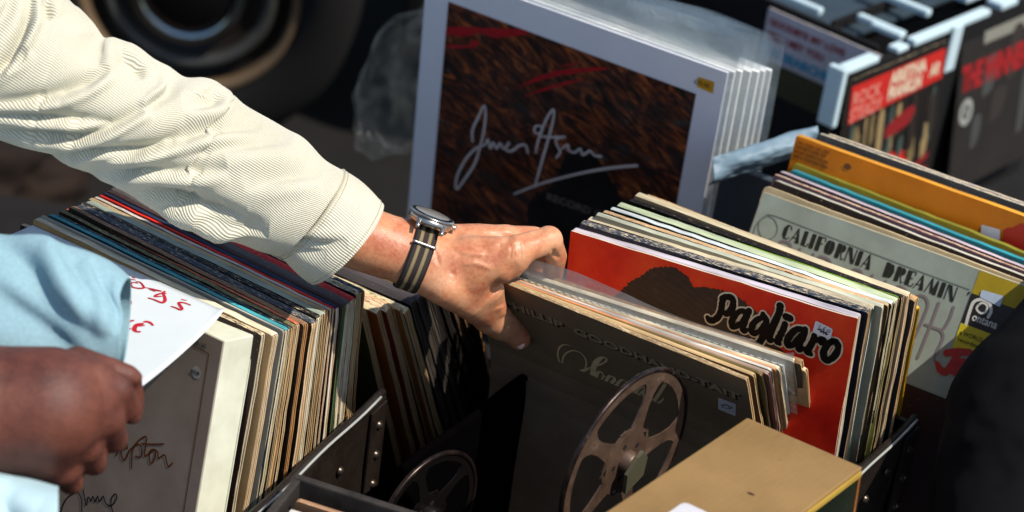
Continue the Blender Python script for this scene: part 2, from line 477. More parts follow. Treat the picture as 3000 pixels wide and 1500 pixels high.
# writing and marks, in metres on the face of the sleeve they are printed on
INK_SONG = [(0.003,[(0.1106,0.3225,0.5),(0.1048,0.321,0.9),(0.099,0.3157),(0.0931,0.3036),(0.0894,0.2886),(0.0888,0.2768),(0.0906,0.2667),(0.0903,0.2538),(0.0925,0.2438),(0.0965,0.2375),(0.1034,0.2363,1.6),(0.1118,0.2409,3),(0.1198,0.2518,4.5),(0.1265,0.2685,5.2),(0.1305,0.2841,5.2),(0.1334,0.2964,5),(0.1377,0.3086,4),(0.1427,0.319,2.6),(0.1481,0.3266,1.6),(0.152,0.3281),(0.1517,0.3224),(0.1468,0.3137),(0.139,0.3029,1.2)]),(0.0026,[(0.1128,0.2707,2),(0.1189,0.2776,2),(0.1284,0.2904,1),(0.1302,0.294,0.6)]),(0.0028,[(0.1121,0.2668),(0.1058,0.2591),(0.0979,0.2572),(0.0929,0.2615),(0.0918,0.2699),(0.0952,0.286),(0.1014,0.3008),(0.1088,0.3112),(0.1151,0.3159),(0.1212,0.3153),(0.1246,0.3079),(0.1244,0.2965),(0.1207,0.2813)]),(0.0045,[(0.1425,0.2852,0.8),(0.1408,0.2907,1.2),(0.1368,0.2865,1.3),(0.133,0.2757,1.5),(0.133,0.2676,1.1),(0.1379,0.2714,0.7),(0.1428,0.2831,0.9),(0.1454,0.2839,0.6)]),(0.005,[(0.1506,0.2902,1),(0.1467,0.2804,1.2),(0.1417,0.2674,1.2)]),(0.0045,[(0.1456,0.2773,0.5),(0.151,0.2882,0.7),(0.1556,0.2906,1.3),(0.1554,0.2847,1.5),(0.1508,0.2743,1.4),(0.151,0.2676,0.8),(0.156,0.276,0.5)]),(0.0045,[(0.1688,0.2927,0.7),(0.1651,0.2921,1),(0.16,0.2825,1.3),(0.1566,0.2719,1.3),(0.1594,0.2694,0.9),(0.166,0.2814,0.7)]),(0.0045,[(0.1719,0.2927,1.2),(0.1665,0.2807,1.2),(0.1593,0.2647,1),(0.1515,0.2494,0.6),(0.147,0.24,0.4),(0.1465,0.2432,0.4),(0.1511,0.2549,0.5),(0.1597,0.2673,0.6),(0.1701,0.28,0.6)]),(0.0045,[(0.194,0.3264,0.6),(0.1886,0.3223,0.9),(0.1824,0.3076,1.2),(0.1754,0.2875,1.3),(0.1668,0.2647,1.3),(0.1621,0.2495,1.2),(0.1631,0.2432,0.7),(0.17,0.2568,0.6),(0.1754,0.2737,0.5),(0.178,0.2838,0.5)]),(0.005,[(0.1914,0.2975,0.8),(0.185,0.2903,1.2),(0.1787,0.2751,1.4),(0.1797,0.269,1),(0.1862,0.2809,0.8),(0.1929,0.2953,1.2),(0.1885,0.2805,1.3),(0.1887,0.2725,0.8),(0.1938,0.2834,0.5)]),(0.0058,[(0.2115,0.323,1),(0.2023,0.298,1.1),(0.1947,0.276,1),(0.1944,0.2689,0.6),(0.1998,0.2777,0.5)]),(0.0058,[(0.2188,0.3241,1),(0.2097,0.2992,1.1),(0.2015,0.2767,1),(0.2012,0.2696,0.7),(0.2069,0.2764,0.6),(0.2127,0.2889,0.4)])]
INK_PAG = [(0.0085,[(0.1613,0.2957,0.8),(0.1643,0.2931,1.1),(0.1688,0.2953,1),(0.1728,0.3009,1),(0.1746,0.3086,1),(0.1747,0.3157,1),(0.1749,0.3221,1)]),(0.0085,[(0.1742,0.3219,1),(0.1772,0.3246,1),(0.1837,0.3261,1.1),(0.1861,0.323,1),(0.1863,0.316,1.1),(0.1845,0.3097,1.3),(0.1802,0.3062,1)]),(0.008,[(0.1997,0.3155,1),(0.1946,0.3138,1),(0.1901,0.3074,1),(0.1877,0.3002,1.1),(0.1885,0.2941,1),(0.1923,0.2954,0.9),(0.1976,0.3014,0.9),(0.2008,0.3074,1)]),(0.0085,[(0.2041,0.3177,1),(0.2023,0.3114,1.1),(0.2007,0.3031,1.1),(0.1997,0.2957,1),(0.2019,0.2936,0.9),(0.2056,0.2963,0.6)]),(0.008,[(0.2191,0.3191,0.8),(0.2184,0.3147,1),(0.2137,0.3103,1),(0.21,0.3034,1.1),(0.2096,0.2962,1.1),(0.2131,0.2945,1),(0.2178,0.299,0.9),(0.2215,0.3065,0.9)]),(0.0085,[(0.2201,0.3166,1),(0.2232,0.3134,1.1),(0.2236,0.3052,1.1),(0.2228,0.2964,1.1),(0.2201,0.287,1.1),(0.2155,0.2818,1),(0.2112,0.2839,0.6)]),(0.009,[(0.2355,0.3336,1.1),(0.2357,0.3274,1),(0.2337,0.3184,1),(0.2311,0.3084,1.1),(0.2286,0.2976,1.2),(0.2305,0.2933,1.2),(0.2331,0.2935,0.8)]),(0.0085,[(0.2434,0.3237,1.2),(0.2474,0.3233,1.2)]),(0.0085,[(0.2433,0.3153,1),(0.2422,0.3086,1.1),(0.24,0.3008,1.1),(0.2384,0.2939,1.2),(0.2406,0.2918,0.8)]),(0.0085,[(0.2602,0.3153,1),(0.2553,0.313,1),(0.251,0.3066,1),(0.2482,0.2986,1.1),(0.2497,0.2928,1),(0.254,0.295,0.9),(0.2582,0.302,0.9),(0.2613,0.308,1)]),(0.0085,[(0.2646,0.3168,1),(0.2638,0.3088,1.1),(0.2616,0.3011,1.1),(0.2606,0.2944,1),(0.2622,0.2921,0.9),(0.2663,0.2956,0.6)]),(0.0085,[(0.2749,0.3126,1),(0.2744,0.3068,1),(0.2727,0.3006,1.1),(0.2705,0.2935,1.2),(0.2741,0.2912,0.9)]),(0.008,[(0.2758,0.3066,0.7),(0.2804,0.3103,1),(0.2848,0.3111,1.1),(0.2828,0.3069,1)]),(0.0085,[(0.2942,0.3128,1.1),(0.2903,0.3087,1),(0.2875,0.3015,1.1),(0.2873,0.2944,1.2),(0.2911,0.2901,1.1),(0.2964,0.294,1),(0.3003,0.3023,1.1),(0.3005,0.3094,1),(0.2979,0.3134,1),(0.2942,0.3128,1)])]
INK_PAGS = [(0.0006,[(0.2793,0.3266),(0.2786,0.3222),(0.2812,0.3224)]),(0.0006,[(0.2852,0.3258),(0.2824,0.3228),(0.2844,0.3228),(0.2833,0.321)]),(0.0006,[(0.2874,0.3238),(0.2871,0.3216),(0.2896,0.3218),(0.2897,0.3238),(0.288,0.324)]),(0.0012,[(0.2775,0.3211),(0.2814,0.3211),(0.2805,0.3187),(0.2839,0.3212),(0.2837,0.3184),(0.2866,0.3207),(0.2864,0.3179),(0.2881,0.3192)])]
INK_HAIR = [(0.0638,0.2955),(0.0725,0.3084),(0.0841,0.3186),(0.092,0.3286),(0.1047,0.3358),(0.1176,0.3395),(0.1268,0.3369),(0.1362,0.3317),(0.1424,0.3245),(0.1509,0.3272),(0.1646,0.3298),(0.1818,0.3306),(0.2012,0.3244),(0.2174,0.3141),(0.2351,0.2924),(0.2475,0.2567),(0.0621,0.1917),(0.0539,0.2719)]
INK_SIG = [(0.0045,[(0.0841,0.1695,0.8),(0.0825,0.187),(0.0891,0.2113),(0.095,0.2303,0.8),(0.0984,0.2175),(0.098,0.1874),(0.0947,0.163),(0.0904,0.1378),(0.0794,0.1095),(0.0679,0.0857,0.8),(0.0672,0.1068),(0.0769,0.1383),(0.0894,0.1607),(0.1016,0.1719,0.8),(0.1051,0.1819),(0.1097,0.1692),(0.113,0.1803),(0.1182,0.1728),(0.1226,0.1831),(0.1277,0.1767,0.8),(0.1351,0.1895),(0.131,0.1769),(0.1396,0.1781),(0.1492,0.1906),(0.1576,0.1941),(0.162,0.1839,0.8)]),(0.0045,[(0.1724,0.1882,0.6),(0.1742,0.2106),(0.1811,0.2442),(0.1886,0.2624,0.9),(0.1903,0.2479),(0.1873,0.2184),(0.1827,0.183),(0.1776,0.1417,0.8)]),(0.004,[(0.1772,0.232),(0.1679,0.2282),(0.1679,0.2187),(0.1763,0.221),(0.1765,0.2282)]),(0.0045,[(0.1758,0.216,0.7),(0.1882,0.22),(0.2096,0.2289,1),(0.1978,0.2204,0.8),(0.1999,0.2118),(0.2051,0.2044),(0.201,0.1931,0.8)]),(0.0045,[(0.2066,0.2098,0.7),(0.214,0.2189),(0.216,0.2114),(0.2246,0.2114),(0.231,0.22),(0.2351,0.2122),(0.2408,0.2182,1),(0.2445,0.2221),(0.2514,0.2179),(0.2596,0.2201,1.2)]),(0.0055,[(0.1497,0.1136,0.6),(0.1868,0.1469,0.8),(0.2365,0.1841,0.9),(0.2758,0.2092,1.1),(0.308,0.2264,1)])]
INK_PRINT = [(0.0327,0.3611),(0.3643,0.3566)]
INK_TAGY = [(0.3653,0.3809),(0.3746,0.3815),(0.3857,0.3817),(0.3866,0.3654),(0.3733,0.3664),(0.3653,0.3673)]
INK_REDS = [[(0.0356,0.3248),(0.0583,0.3345),(0.0879,0.3436),(0.1364,0.36),(0.141,0.3543),(0.1125,0.3402),(0.0991,0.333),(0.0789,0.3327),(0.0596,0.32),(0.0334,0.3142)],[(0.0317,0.2984),(0.0627,0.3082),(0.0681,0.3168),(0.08,0.3203),(0.0748,0.3107),(0.0432,0.2963)],[(0.1355,0.2736),(0.1683,0.3062),(0.2016,0.3279),(0.2516,0.3497),(0.2429,0.342),(0.2062,0.3222),(0.1803,0.3066),(0.1618,0.2928)],[(0.143,0.2611),(0.1779,0.2926),(0.2203,0.3203),(0.2151,0.314),(0.1747,0.2849)],[(0.1897,0.3275),(0.2081,0.339),(0.2154,0.3429),(0.2011,0.332)]]
INK_RCTXT = [[(0.1946,0.1347),(0.2702,0.1396)]]
INK_CAL = [(0.0352,0.2739),(0.1428,0.2742),(0.1578,0.2727),(0.2459,0.2727),(0.0358,0.2896)]
INK_CALRING = [(0.0012,[(0.0143,0.2916),(0.0074,0.2832),(0.0087,0.2736),(0.0153,0.2669),(0.0228,0.2665),(0.0289,0.2727),(0.0292,0.2818),(0.0228,0.2896),(0.0143,0.2916)]),(0.0012,[(0.0045,0.262),(0.0049,0.2783),(0.0104,0.2893),(0.0192,0.2938),(0.0649,0.2934),(0.1364,0.2921),(0.1963,0.2911),(0.2525,0.2911)])]
INK_SHANK = [(0.003,[(0.0377,0.2628),(0.0382,0.27),(0.0483,0.2706),(0.0533,0.2624)]),(0.003,[(0.0612,0.2622),(0.0612,0.2692)]),(0.003,[(0.0776,0.2621),(0.0777,0.2691)]),(0.003,[(0.0857,0.261),(0.085,0.2687),(0.0962,0.2688),(0.1022,0.262)]),(0.003,[(0.1226,0.2604),(0.1259,0.2681),(0.1335,0.2693),(0.1387,0.2633)]),(0.003,[(0.1466,0.2622),(0.1479,0.2696)]),(0.003,[(0.1631,0.2623),(0.1638,0.2685)]),(0.003,[(0.1752,0.2618),(0.1789,0.2681),(0.1871,0.2672),(0.1908,0.2626)]),(0.003,[(0.199,0.2533),(0.2016,0.265),(0.2098,0.2671),(0.216,0.2606),(0.2164,0.246),(0.2143,0.2217)]),(0.003,[(0.2267,0.2664),(0.2266,0.242),(0.2252,0.2022)]),(0.003,[(0.2432,0.2677),(0.2434,0.2551),(0.2411,0.2425),(0.2374,0.2392)]),(0.003,[(0.2207,0.2393),(0.2296,0.2392),(0.2386,0.2387),(0.2436,0.2327),(0.2428,0.2187),(0.242,0.2086),(0.2452,0.204)])]
INK_JSA = [(0.008,[(0.2526,0.2185),(0.2641,0.2244),(0.2755,0.2277)]),(0.0078,[(0.2645,0.2235),(0.2631,0.2137),(0.2608,0.2041),(0.2579,0.1985),(0.2517,0.1996),(0.2469,0.2046,0.6)]),(0.008,[(0.2748,0.2163),(0.2671,0.2133),(0.2667,0.2092),(0.2745,0.2064),(0.2755,0.2009),(0.2654,0.2019,0.8)]),(0.008,[(0.2781,0.199),(0.2784,0.2089),(0.2841,0.212)])]
INK_EYEL = [(0.2563,0.3143),(0.3123,0.3156),(0.3254,0.2793),(0.2683,0.2879),(0.2555,0.289)]
INK_EBLK = [(0.2569,0.2795),(0.2571,0.2883),(0.3081,0.2888),(0.3005,0.257),(0.2567,0.2547)]
INK_EYL2 = [(0.256,0.2525),(0.2938,0.2545),(0.2941,0.2294),(0.2562,0.2302)]
INK_ESTK = [(0.2651,0.2956),(0.2894,0.2973),(0.2896,0.2848),(0.2656,0.2876)]
INK_ONT = [(0.2588,0.2608),(0.3004,0.2628)]
INK_OMEGA = [(0.0034,[(0.2618,0.2551),(0.2609,0.2684),(0.2615,0.2802),(0.2682,0.2856),(0.2771,0.285),(0.2819,0.2781),(0.2814,0.2702)]),(0.0022,[(0.2675,0.2796),(0.2669,0.2745),(0.2723,0.2716),(0.277,0.2744),(0.2766,0.281),(0.2711,0.2828),(0.2675,0.2796)])]
INK_EDARK = [(0.2237,0.1736),(0.27,0.1729),(0.3218,0.1712),(0.3555,0.0774),(0.2362,0.028),(0.1839,0.1736)]
INK_WRLD = [(0.2582,0.2436),(0.2591,0.2356)]
INK_APTON = [(0.0018,[(0.204,0.1554),(0.2116,0.1727),(0.2175,0.1683),(0.2119,0.1661),(0.2102,0.1594),(0.2143,0.1543),(0.2177,0.1572),(0.2208,0.1667),(0.2247,0.172)]),(0.0018,[(0.2271,0.1504),(0.2248,0.1668),(0.2272,0.1744),(0.2333,0.1784),(0.2373,0.1733),(0.2368,0.1663),(0.2302,0.1645)]),(0.0018,[(0.2247,0.172),(0.2323,0.1832),(0.2399,0.1895),(0.2414,0.1823),(0.242,0.1699),(0.2495,0.1766),(0.2554,0.1812),(0.2549,0.1692),(0.2507,0.166),(0.2481,0.1739),(0.2507,0.1801),(0.2585,0.1803),(0.2607,0.1745),(0.2681,0.1811),(0.2737,0.173),(0.2767,0.1724),(0.28,0.1775)]),(0.0018,[(0.2359,0.1805),(0.2478,0.1845),(0.2645,0.1915)])]
INK_FUSE = [(0.0016,[(0.1392,0.0653),(0.1406,0.0743),(0.1459,0.085),(0.1546,0.0941)]),(0.0016,[(0.1583,0.0964),(0.1647,0.0905),(0.1683,0.0775)]),(0.0016,[(0.1657,0.101),(0.1694,0.0932),(0.1732,0.0871),(0.1739,0.0966),(0.1785,0.094),(0.1804,0.1001),(0.1844,0.0956),(0.1871,0.1029),(0.1901,0.098),(0.1946,0.106),(0.1975,0.1019),(0.2031,0.0996),(0.2095,0.1031),(0.2132,0.1122),(0.2111,0.1155),(0.207,0.1104),(0.2067,0.1019),(0.211,0.0955)])]
INK_BRD = [(0.2701,0.3021),(0.3039,0.3024),(0.3047,0.2566),(0.3041,0.2028),(0.3061,0.1354)]
INK_BSTK = [(0.2922,0.2778)]
INK_BTXT = [(0.2708,0.3035),(0.3001,0.3063)]
INK_CSTK = [(0.2794,0.3425),(0.2986,0.3444),(0.2957,0.316),(0.2766,0.3163)]
INK_CSTKI = [(0.0009,[(0.2811,0.3297),(0.2864,0.3327),(0.2913,0.3341),(0.2937,0.3345),(0.2909,0.3292),(0.2842,0.3254),(0.2819,0.3267),(0.2883,0.3354),(0.2909,0.3292)])]
INK_PSTK = [(0.2737,0.3296),(0.2925,0.3262),(0.2918,0.3135),(0.2725,0.316)]
INK_GOOD = [[(0.0394,0.356),(0.2943,0.3586),(0.0479,0.3789)]]
INK_OSTK = [(0.2336,0.2895),(0.2554,0.2912),(0.2581,0.2763),(0.2361,0.2778)]
INK_ORED = [(0.2583,0.2918),(0.2787,0.3059),(0.2892,0.2694),(0.2657,0.2768)]
INK_OTXT = [(0.0023,0.3103),(0.0294,0.3125),(0.0342,0.3006),(0.007,0.2992)]

# reaching hand: joints and radii in metres from the wrist (right, up, away), and skin creases
WRIST = Vector((-0.0941, -0.2448, 0.9758))
HAND = {
    'forearm': [(-0.1301, 0.0469, -0.01, 0.033), (-0.0841, 0.0288, -0.007, 0.0331), (-0.0512, 0.0146, -0.003, 0.0318), (-0.025, 0.0056, 0.001, 0.0312), (-0.0036, -0.001, 0.005, 0.0293)],
    'meta_middle': [(-0.0038, 0.009, 0.01, 0.022), (0.0276, 0.0118, 0.02, 0.0168), (0.0609, 0.0142, 0.03, 0.0152), (0.0879, 0.0142, 0.035, 0.0135)],
    'meta_index': [(0.0, -0.0043, 0.0, 0.0232), (0.0382, -0.0076, 0.0, 0.0206), (0.0681, -0.0033, 0.0, 0.0173), (0.0956, 0.0023, -0.003, 0.0146)],
    'meta_ring': [(-0.0045, 0.0024, 0.025, 0.0202), (0.0368, 0.0069, 0.05, 0.017), (0.0672, 0.0093, 0.065, 0.0144)],
    'thenar': [(0.0, -0.0126, 0.0, 0.0206), (0.0283, -0.0308, -0.003, 0.0199), (0.0509, -0.045, 0.025, 0.0188), (0.0689, -0.0602, 0.065, 0.0171), (0.0842, -0.0728, 0.095, 0.0146)],
    'web': [(0.0379, -0.0193, 0.01, 0.0207), (0.0579, -0.022, 0.013, 0.0234), (0.0691, -0.0336, 0.025, 0.0181), (0.0714, -0.047, 0.055, 0.0164)],
    'pad': [(0.0613, -0.011, 0.005, 0.0213), (0.082, -0.012, 0.003, 0.0186), (0.0946, -0.0086, 0.005, 0.016)],
    'thumb': [(0.0726, -0.0632, 0.075, 0.0158), (0.0856, -0.0729, 0.097, 0.0136), (0.0967, -0.0818, 0.113, 0.013), (0.1023, -0.0876, 0.119, 0.0116)],
    'index': [(0.0956, 0.0013, -0.003, 0.0152), (0.1146, 0.008, 0.008, 0.0143), (0.1305, 0.0131, 0.02, 0.0134)],
    'index_mid': [(0.1305, 0.0131, 0.02, 0.0131), (0.1374, -0.0027, 0.045, 0.0119), (0.136, -0.0206, 0.08, 0.0103), (0.1312, -0.0308, 0.125, 0.0088)],
    'middle': [(0.0879, 0.0142, 0.035, 0.0135), (0.1152, 0.0158, 0.065, 0.0116), (0.1291, 0.0139, 0.08, 0.0107)],
    'middle_mid': [(0.1284, 0.0146, 0.08, 0.0107), (0.1255, -0.0079, 0.115, 0.0095), (0.1193, -0.0255, 0.125, 0.0084)],
    'ring': [(0.0672, 0.0104, 0.065, 0.0137), (0.0946, 0.0167, 0.09, 0.0118), (0.1103, 0.0148, 0.105, 0.0105)],
    'ring_mid': [(0.1103, 0.0141, 0.105, 0.0105), (0.1105, -0.008, 0.135, 0.0092), (0.1053, -0.0239, 0.14, 0.0082)],
    'little': [(0.0499, 0.007, 0.075, 0.0124), (0.0736, 0.0135, 0.115, 0.0102), (0.0876, 0.0107, 0.125, 0.0095)],
    'little_mid': [(0.0876, 0.0107, 0.125, 0.0095), (0.0893, -0.008, 0.15, 0.0082), (0.0868, -0.0205, 0.155, 0.0071)],
}
CREASES = [
    (0.00135, 0.0012100000000000001, [(0.0916, 0.0114), (0.0942, 0.0037), (0.0929, -0.0065)]),
    (0.00135, 0.0012100000000000001, [(0.0948, 0.0114), (0.0973, 0.0037), (0.0967, -0.0065)]),
    (0.00135, 0.0012100000000000001, [(0.098, 0.0114), (0.1005, 0.0037), (0.0999, -0.0065)]),
    (0.00135, 0.0012100000000000001, [(0.1009, 0.0114), (0.1035, 0.0037), (0.1027, -0.0065)]),
    (0.0024000000000000002, 0.0024200000000000003, [(0.1018, -0.0219), (0.114, -0.0168), (0.1268, -0.0097)]),
    (0.0021, 0.00198, [(0.1344, 0.005), (0.1351, -0.0001), (0.1421, -0.0053)]),
    (0.0015, 0.0033000000000000004, [(0.1025, 0.0127), (0.1153, 0.0178), (0.1293, 0.0229)]),
    (-0.0024000000000000002, 0.00495, [(0.0385, 0.0178), (0.0641, 0.0165), (0.0897, 0.0127)]),
    (-0.0018, 0.0044, [(0.0449, 0.0229), (0.0705, 0.0216), (0.0961, 0.0203)]),
    (0.0015, 0.0044, [(0.0449, 0.0203), (0.0705, 0.019), (0.0961, 0.0165)]),
    (-0.00135, 0.0024200000000000003, [(0.0372, 0.0063), (0.0526, -0.0001), (0.0705, -0.0014)]),
    (-0.0012000000000000001, 0.0022, [(0.0449, -0.0116), (0.0577, -0.0091), (0.0769, -0.0155)]),
    (0.0015, 0.0033000000000000004, [(0.0807, 0.0063), (0.0871, 0.0088), (0.0961, 0.0178)]),
    (0.0027, 0.011000000000000001, [(0.0731, -0.0296), (0.0807, -0.0372)]),
    (0.00105, 0.0017600000000000003, [(0.0193, 0.005), (0.0245, -0.0116)]),
    (0.0009, 0.0016500000000000002, [(0.0347, -0.0168), (0.0398, -0.0219), (0.0385, -0.0296)]),
    (0.0012000000000000001, 0.00132, [(0.0897, -0.0666), (0.0948, -0.0692), (0.0999, -0.0692)]),
    (0.0012000000000000001, 0.00132, [(0.0871, -0.0718), (0.091, -0.0743)]),
    (-0.0018, 0.006600000000000001, [(0.0833, -0.0513), (0.0884, -0.0628)]),
]
NAIL = (0.103, -0.0902, 0.095)
SLEEVE_TOP = [(-0.4644, 0.3562, -0.09), (-0.4019, 0.3061, -0.0859), (-0.3519, 0.2716, -0.0817), (-0.3192, 0.237, -0.0776), (-0.3092, 0.2292, -0.0734), (-0.2991, 0.2181, -0.0693), (-0.289, 0.2038, -0.0651), (-0.2785, 0.2026, -0.061), (-0.2657, 0.1995, -0.0569), (-0.2555, 0.1937, -0.0527), (-0.2436, 0.1851, -0.0486), (-0.2303, 0.178, -0.0444), (-0.2166, 0.1686, -0.0403), (-0.1996, 0.168, -0.0361), (-0.1878, 0.1644, -0.032), (-0.1756, 0.1539, -0.0279), (-0.1706, 0.1483, -0.0237), (-0.1487, 0.1345, -0.0196), (-0.1239, 0.1206, -0.0154), (-0.1061, 0.1109, -0.0113), (-0.0867, 0.0906, -0.0071), (-0.0701, 0.0809, -0.003)]
SLEEVE_BOTTOM = [(-0.5088, 0.1466, -0.09), (-0.4655, 0.1278, -0.0859), (-0.422, 0.1185, -0.0817), (-0.3848, 0.106, -0.0776), (-0.3611, 0.0982, -0.0734), (-0.3415, 0.0943, -0.0693), (-0.3328, 0.0903, -0.0651), (-0.3211, 0.0843, -0.061), (-0.3084, 0.0781, -0.0569), (-0.294, 0.0698, -0.0527), (-0.2782, 0.0632, -0.0486), (-0.2595, 0.051, -0.0444), (-0.2505, 0.0462, -0.0403), (-0.243, 0.0414, -0.0361), (-0.2323, 0.0359, -0.032), (-0.2218, 0.0304, -0.0279), (-0.2106, 0.0249, -0.0237), (-0.1994, 0.019, -0.0196), (-0.1855, 0.0138, -0.0154), (-0.1666, 0.0086, -0.0113), (-0.1502, 0.0023, -0.0071), (-0.1335, -0.002, -0.003)]
CUFF_TOP = [(-0.0701, 0.0809, -0.003), (-0.0612, 0.0756, -0.003), (-0.0516, 0.069, -0.003), (-0.0413, 0.0597, -0.003), (-0.031, 0.0477, -0.003)]
CUFF_BOTTOM = [(-0.1335, -0.002, -0.003), (-0.1258, -0.0086, -0.003), (-0.1176, -0.0169, -0.003), (-0.1093, -0.0242, -0.003), (-0.1013, -0.0295, -0.003)]
FOLDS = [
    (0.007, 0.004, 0.004, 1, [(-0.3439, 0.2508), (-0.3426, 0.2218), (-0.3474, 0.2011), (-0.3584, 0.179), (-0.3695, 0.1638), (-0.3819, 0.1556)]),
    (0.004, 0.005, 0.002, -1, [(-0.3584, 0.248), (-0.364, 0.2232), (-0.3764, 0.2066), (-0.3985, 0.1942)]),
    (0.003, 0.005, 0.002, -1, [(-0.3736, 0.248), (-0.3819, 0.2287), (-0.3985, 0.2163)]),
    (0.005, 0.004, 0.002, 1, [(-0.3329, 0.2356), (-0.3295, 0.2232), (-0.326, 0.2135)]),
    (0.0035, 0.0035, 0.001, 1, [(-0.3453, 0.1859), (-0.3502, 0.1749), (-0.3612, 0.1638)]),
    (0.006, 0.0045, 0.0035, -1, [(-0.3985, 0.1355), (-0.3557, 0.1362), (-0.3281, 0.1411), (-0.3019, 0.15), (-0.2853, 0.1611), (-0.2756, 0.1707)]),
    (0.005, 0.004, 0.003, -1, [(-0.3985, 0.1252), (-0.3488, 0.1231), (-0.3074, 0.1217), (-0.2729, 0.1208)]),
    (0.006, 0.004, 0.004, -1, [(-0.3985, 0.1176), (-0.3488, 0.1086), (-0.3129, 0.1038), (-0.2936, 0.1073), (-0.2715, 0.1169), (-0.2522, 0.128), (-0.2425, 0.1349)]),
    (0.005, 0.0035, 0.0025, 1, [(-0.2446, 0.1328), (-0.237, 0.1404), (-0.226, 0.1514), (-0.2248, 0.1625), (-0.2315, 0.1776)]),
    (0.005, 0.0045, 0.0025, 1, [(-0.2729, 0.1942), (-0.2605, 0.1804), (-0.2515, 0.1721), (-0.2473, 0.1611)]),
    (0.003, 0.006, 0.0015, 1, [(-0.2936, 0.2052), (-0.2853, 0.1873), (-0.2853, 0.1707)]),
    (0.0045, 0.004, 0.003, -1, [(-0.3433, 0.0941), (-0.3074, 0.0921), (-0.2715, 0.0904), (-0.2384, 0.0962), (-0.2108, 0.1086)]),
    (0.006, 0.006, 0.004, -1, [(-0.3046, 0.081), (-0.266, 0.0866), (-0.2246, 0.1004), (-0.1832, 0.1155), (-0.1418, 0.1211)]),
    (0.007, 0.006, 0.003, -1, [(-0.3088, 0.0776), (-0.2798, 0.0721), (-0.2384, 0.0721), (-0.1901, 0.0769), (-0.1721, 0.081)]),
    (0.005, 0.006, 0.003, -1, [(-0.2108, 0.1349), (-0.1832, 0.1431), (-0.1901, 0.1569)]),
    (0.003, 0.008, 0.002, -1, [(-0.266, 0.0769), (-0.197, 0.0935), (-0.1556, 0.1017), (-0.1142, 0.1073)]),
    (0.006, 0.008, 0.003, -1, [(-0.277, 0.063), (-0.248, 0.0547), (-0.2177, 0.0464), (-0.1832, 0.0367), (-0.1556, 0.0326)]),
    (0.005, 0.006, 0.002, -1, [(-0.2467, 0.045), (-0.2177, 0.0423), (-0.197, 0.0464)]),
    (0.006, 0.007, 0.003, -1, [(-0.2039, 0.034), (-0.1832, 0.0271), (-0.1556, 0.0216), (-0.1349, 0.0188)]),
    (0.004, 0.006, 0.002, 1, [(-0.1901, 0.0119), (-0.1625, 0.0133), (-0.1349, 0.0091)]),
    (0.003, 0.007, 0.002, -1, [(-0.1556, 0.0602), (-0.1211, 0.0699), (-0.0866, 0.0754)]),
]
CUFF_FOLDS = [(0.0035, 0.005, 0.0015, 1, [(-0.1134, 0.0176), (-0.1023, 0.012), (-0.0842, 0.0093), (-0.0605, 0.012)]), (0.002, 0.004, 0.001, 1, [(-0.1162, 0.0065), (-0.0995, 0.0009), (-0.0814, 0.0009)])]
HAND2 = {
    'back': [(-0.3728, -0.1266, -0.315, 0.0521), (-0.3245, -0.1287, -0.305, 0.0515), (-0.2905, -0.1273, -0.305, 0.0498), (-0.2724, -0.1255, -0.29, 0.04)],
    'heel': [(-0.3257, -0.1447, -0.3, 0.0369), (-0.2927, -0.1621, -0.295, 0.0271), (-0.2834, -0.1745, -0.285, 0.02)],
    'k1': [(-0.2557, -0.108, -0.295, 0.0188), (-0.2376, -0.1144, -0.285, 0.0132)],
    'k1b': [(-0.2376, -0.1144, -0.285, 0.0132), (-0.233, -0.1319, -0.26, 0.0122)],
    'k2': [(-0.2622, -0.1273, -0.305, 0.0212), (-0.2447, -0.1383, -0.29, 0.0143)],
    'k2b': [(-0.2447, -0.1383, -0.29, 0.0143), (-0.2446, -0.158, -0.26, 0.0125)],
    'k3': [(-0.2764, -0.1471, -0.305, 0.0212), (-0.2618, -0.162, -0.29, 0.0137)],
    'k3b': [(-0.2618, -0.162, -0.29, 0.0137), (-0.2611, -0.1783, -0.26, 0.0116)],
    'k4': [(-0.2916, -0.1674, -0.3, 0.0187), (-0.2818, -0.1814, -0.29, 0.0126)],
    'k4b': [(-0.2818, -0.1814, -0.29, 0.0126), (-0.2795, -0.1944, -0.265, 0.011)],
    'thumb': [(-0.2711, -0.0963, -0.275, 0.0179), (-0.2481, -0.0999, -0.26, 0.0116), (-0.233, -0.104, -0.255, 0.009), (-0.2278, -0.1064, -0.253, 0.007)],
    'thumb2': [(-0.2348, -0.1081, -0.245, 0.0117), (-0.2336, -0.1263, -0.235, 0.0112), (-0.2336, -0.1381, -0.235, 0.01)],
}
BLUE_TOP = [(-0.4411, 0.0301, -0.215), (-0.3518, 0.0164, -0.215), (-0.319, 0.0122, -0.215), (-0.2893, 0.0057, -0.215), (-0.2625, -0.0033, -0.215), (-0.2476, -0.0131, -0.215), (-0.2393, -0.022, -0.215)]
BLUE_BOTTOM = [(-0.4411, -0.1306, -0.215), (-0.3518, -0.1306, -0.215), (-0.319, -0.1306, -0.215), (-0.2893, -0.1276, -0.215), (-0.2685, -0.1217, -0.215), (-0.2536, -0.1128, -0.215), (-0.2452, -0.0994, -0.215)]
CUFF2_TOP = [(-0.3787, -0.1641, -0.335), (-0.323, -0.1792, -0.335), (-0.2996, -0.1842, -0.335), (-0.2751, -0.1903, -0.335)]
CUFF2_BOTTOM = [(-0.3954, -0.2727, -0.335), (-0.3397, -0.2783, -0.335), (-0.3063, -0.2671, -0.335), (-0.2812, -0.2504, -0.335)]
COAT = {'a': [(0.7304, -0.0559, 0.145, 0.0817), (0.6457, -0.1701, 0.105, 0.1046), (0.5986, -0.3017, 0.025, 0.0974)]}
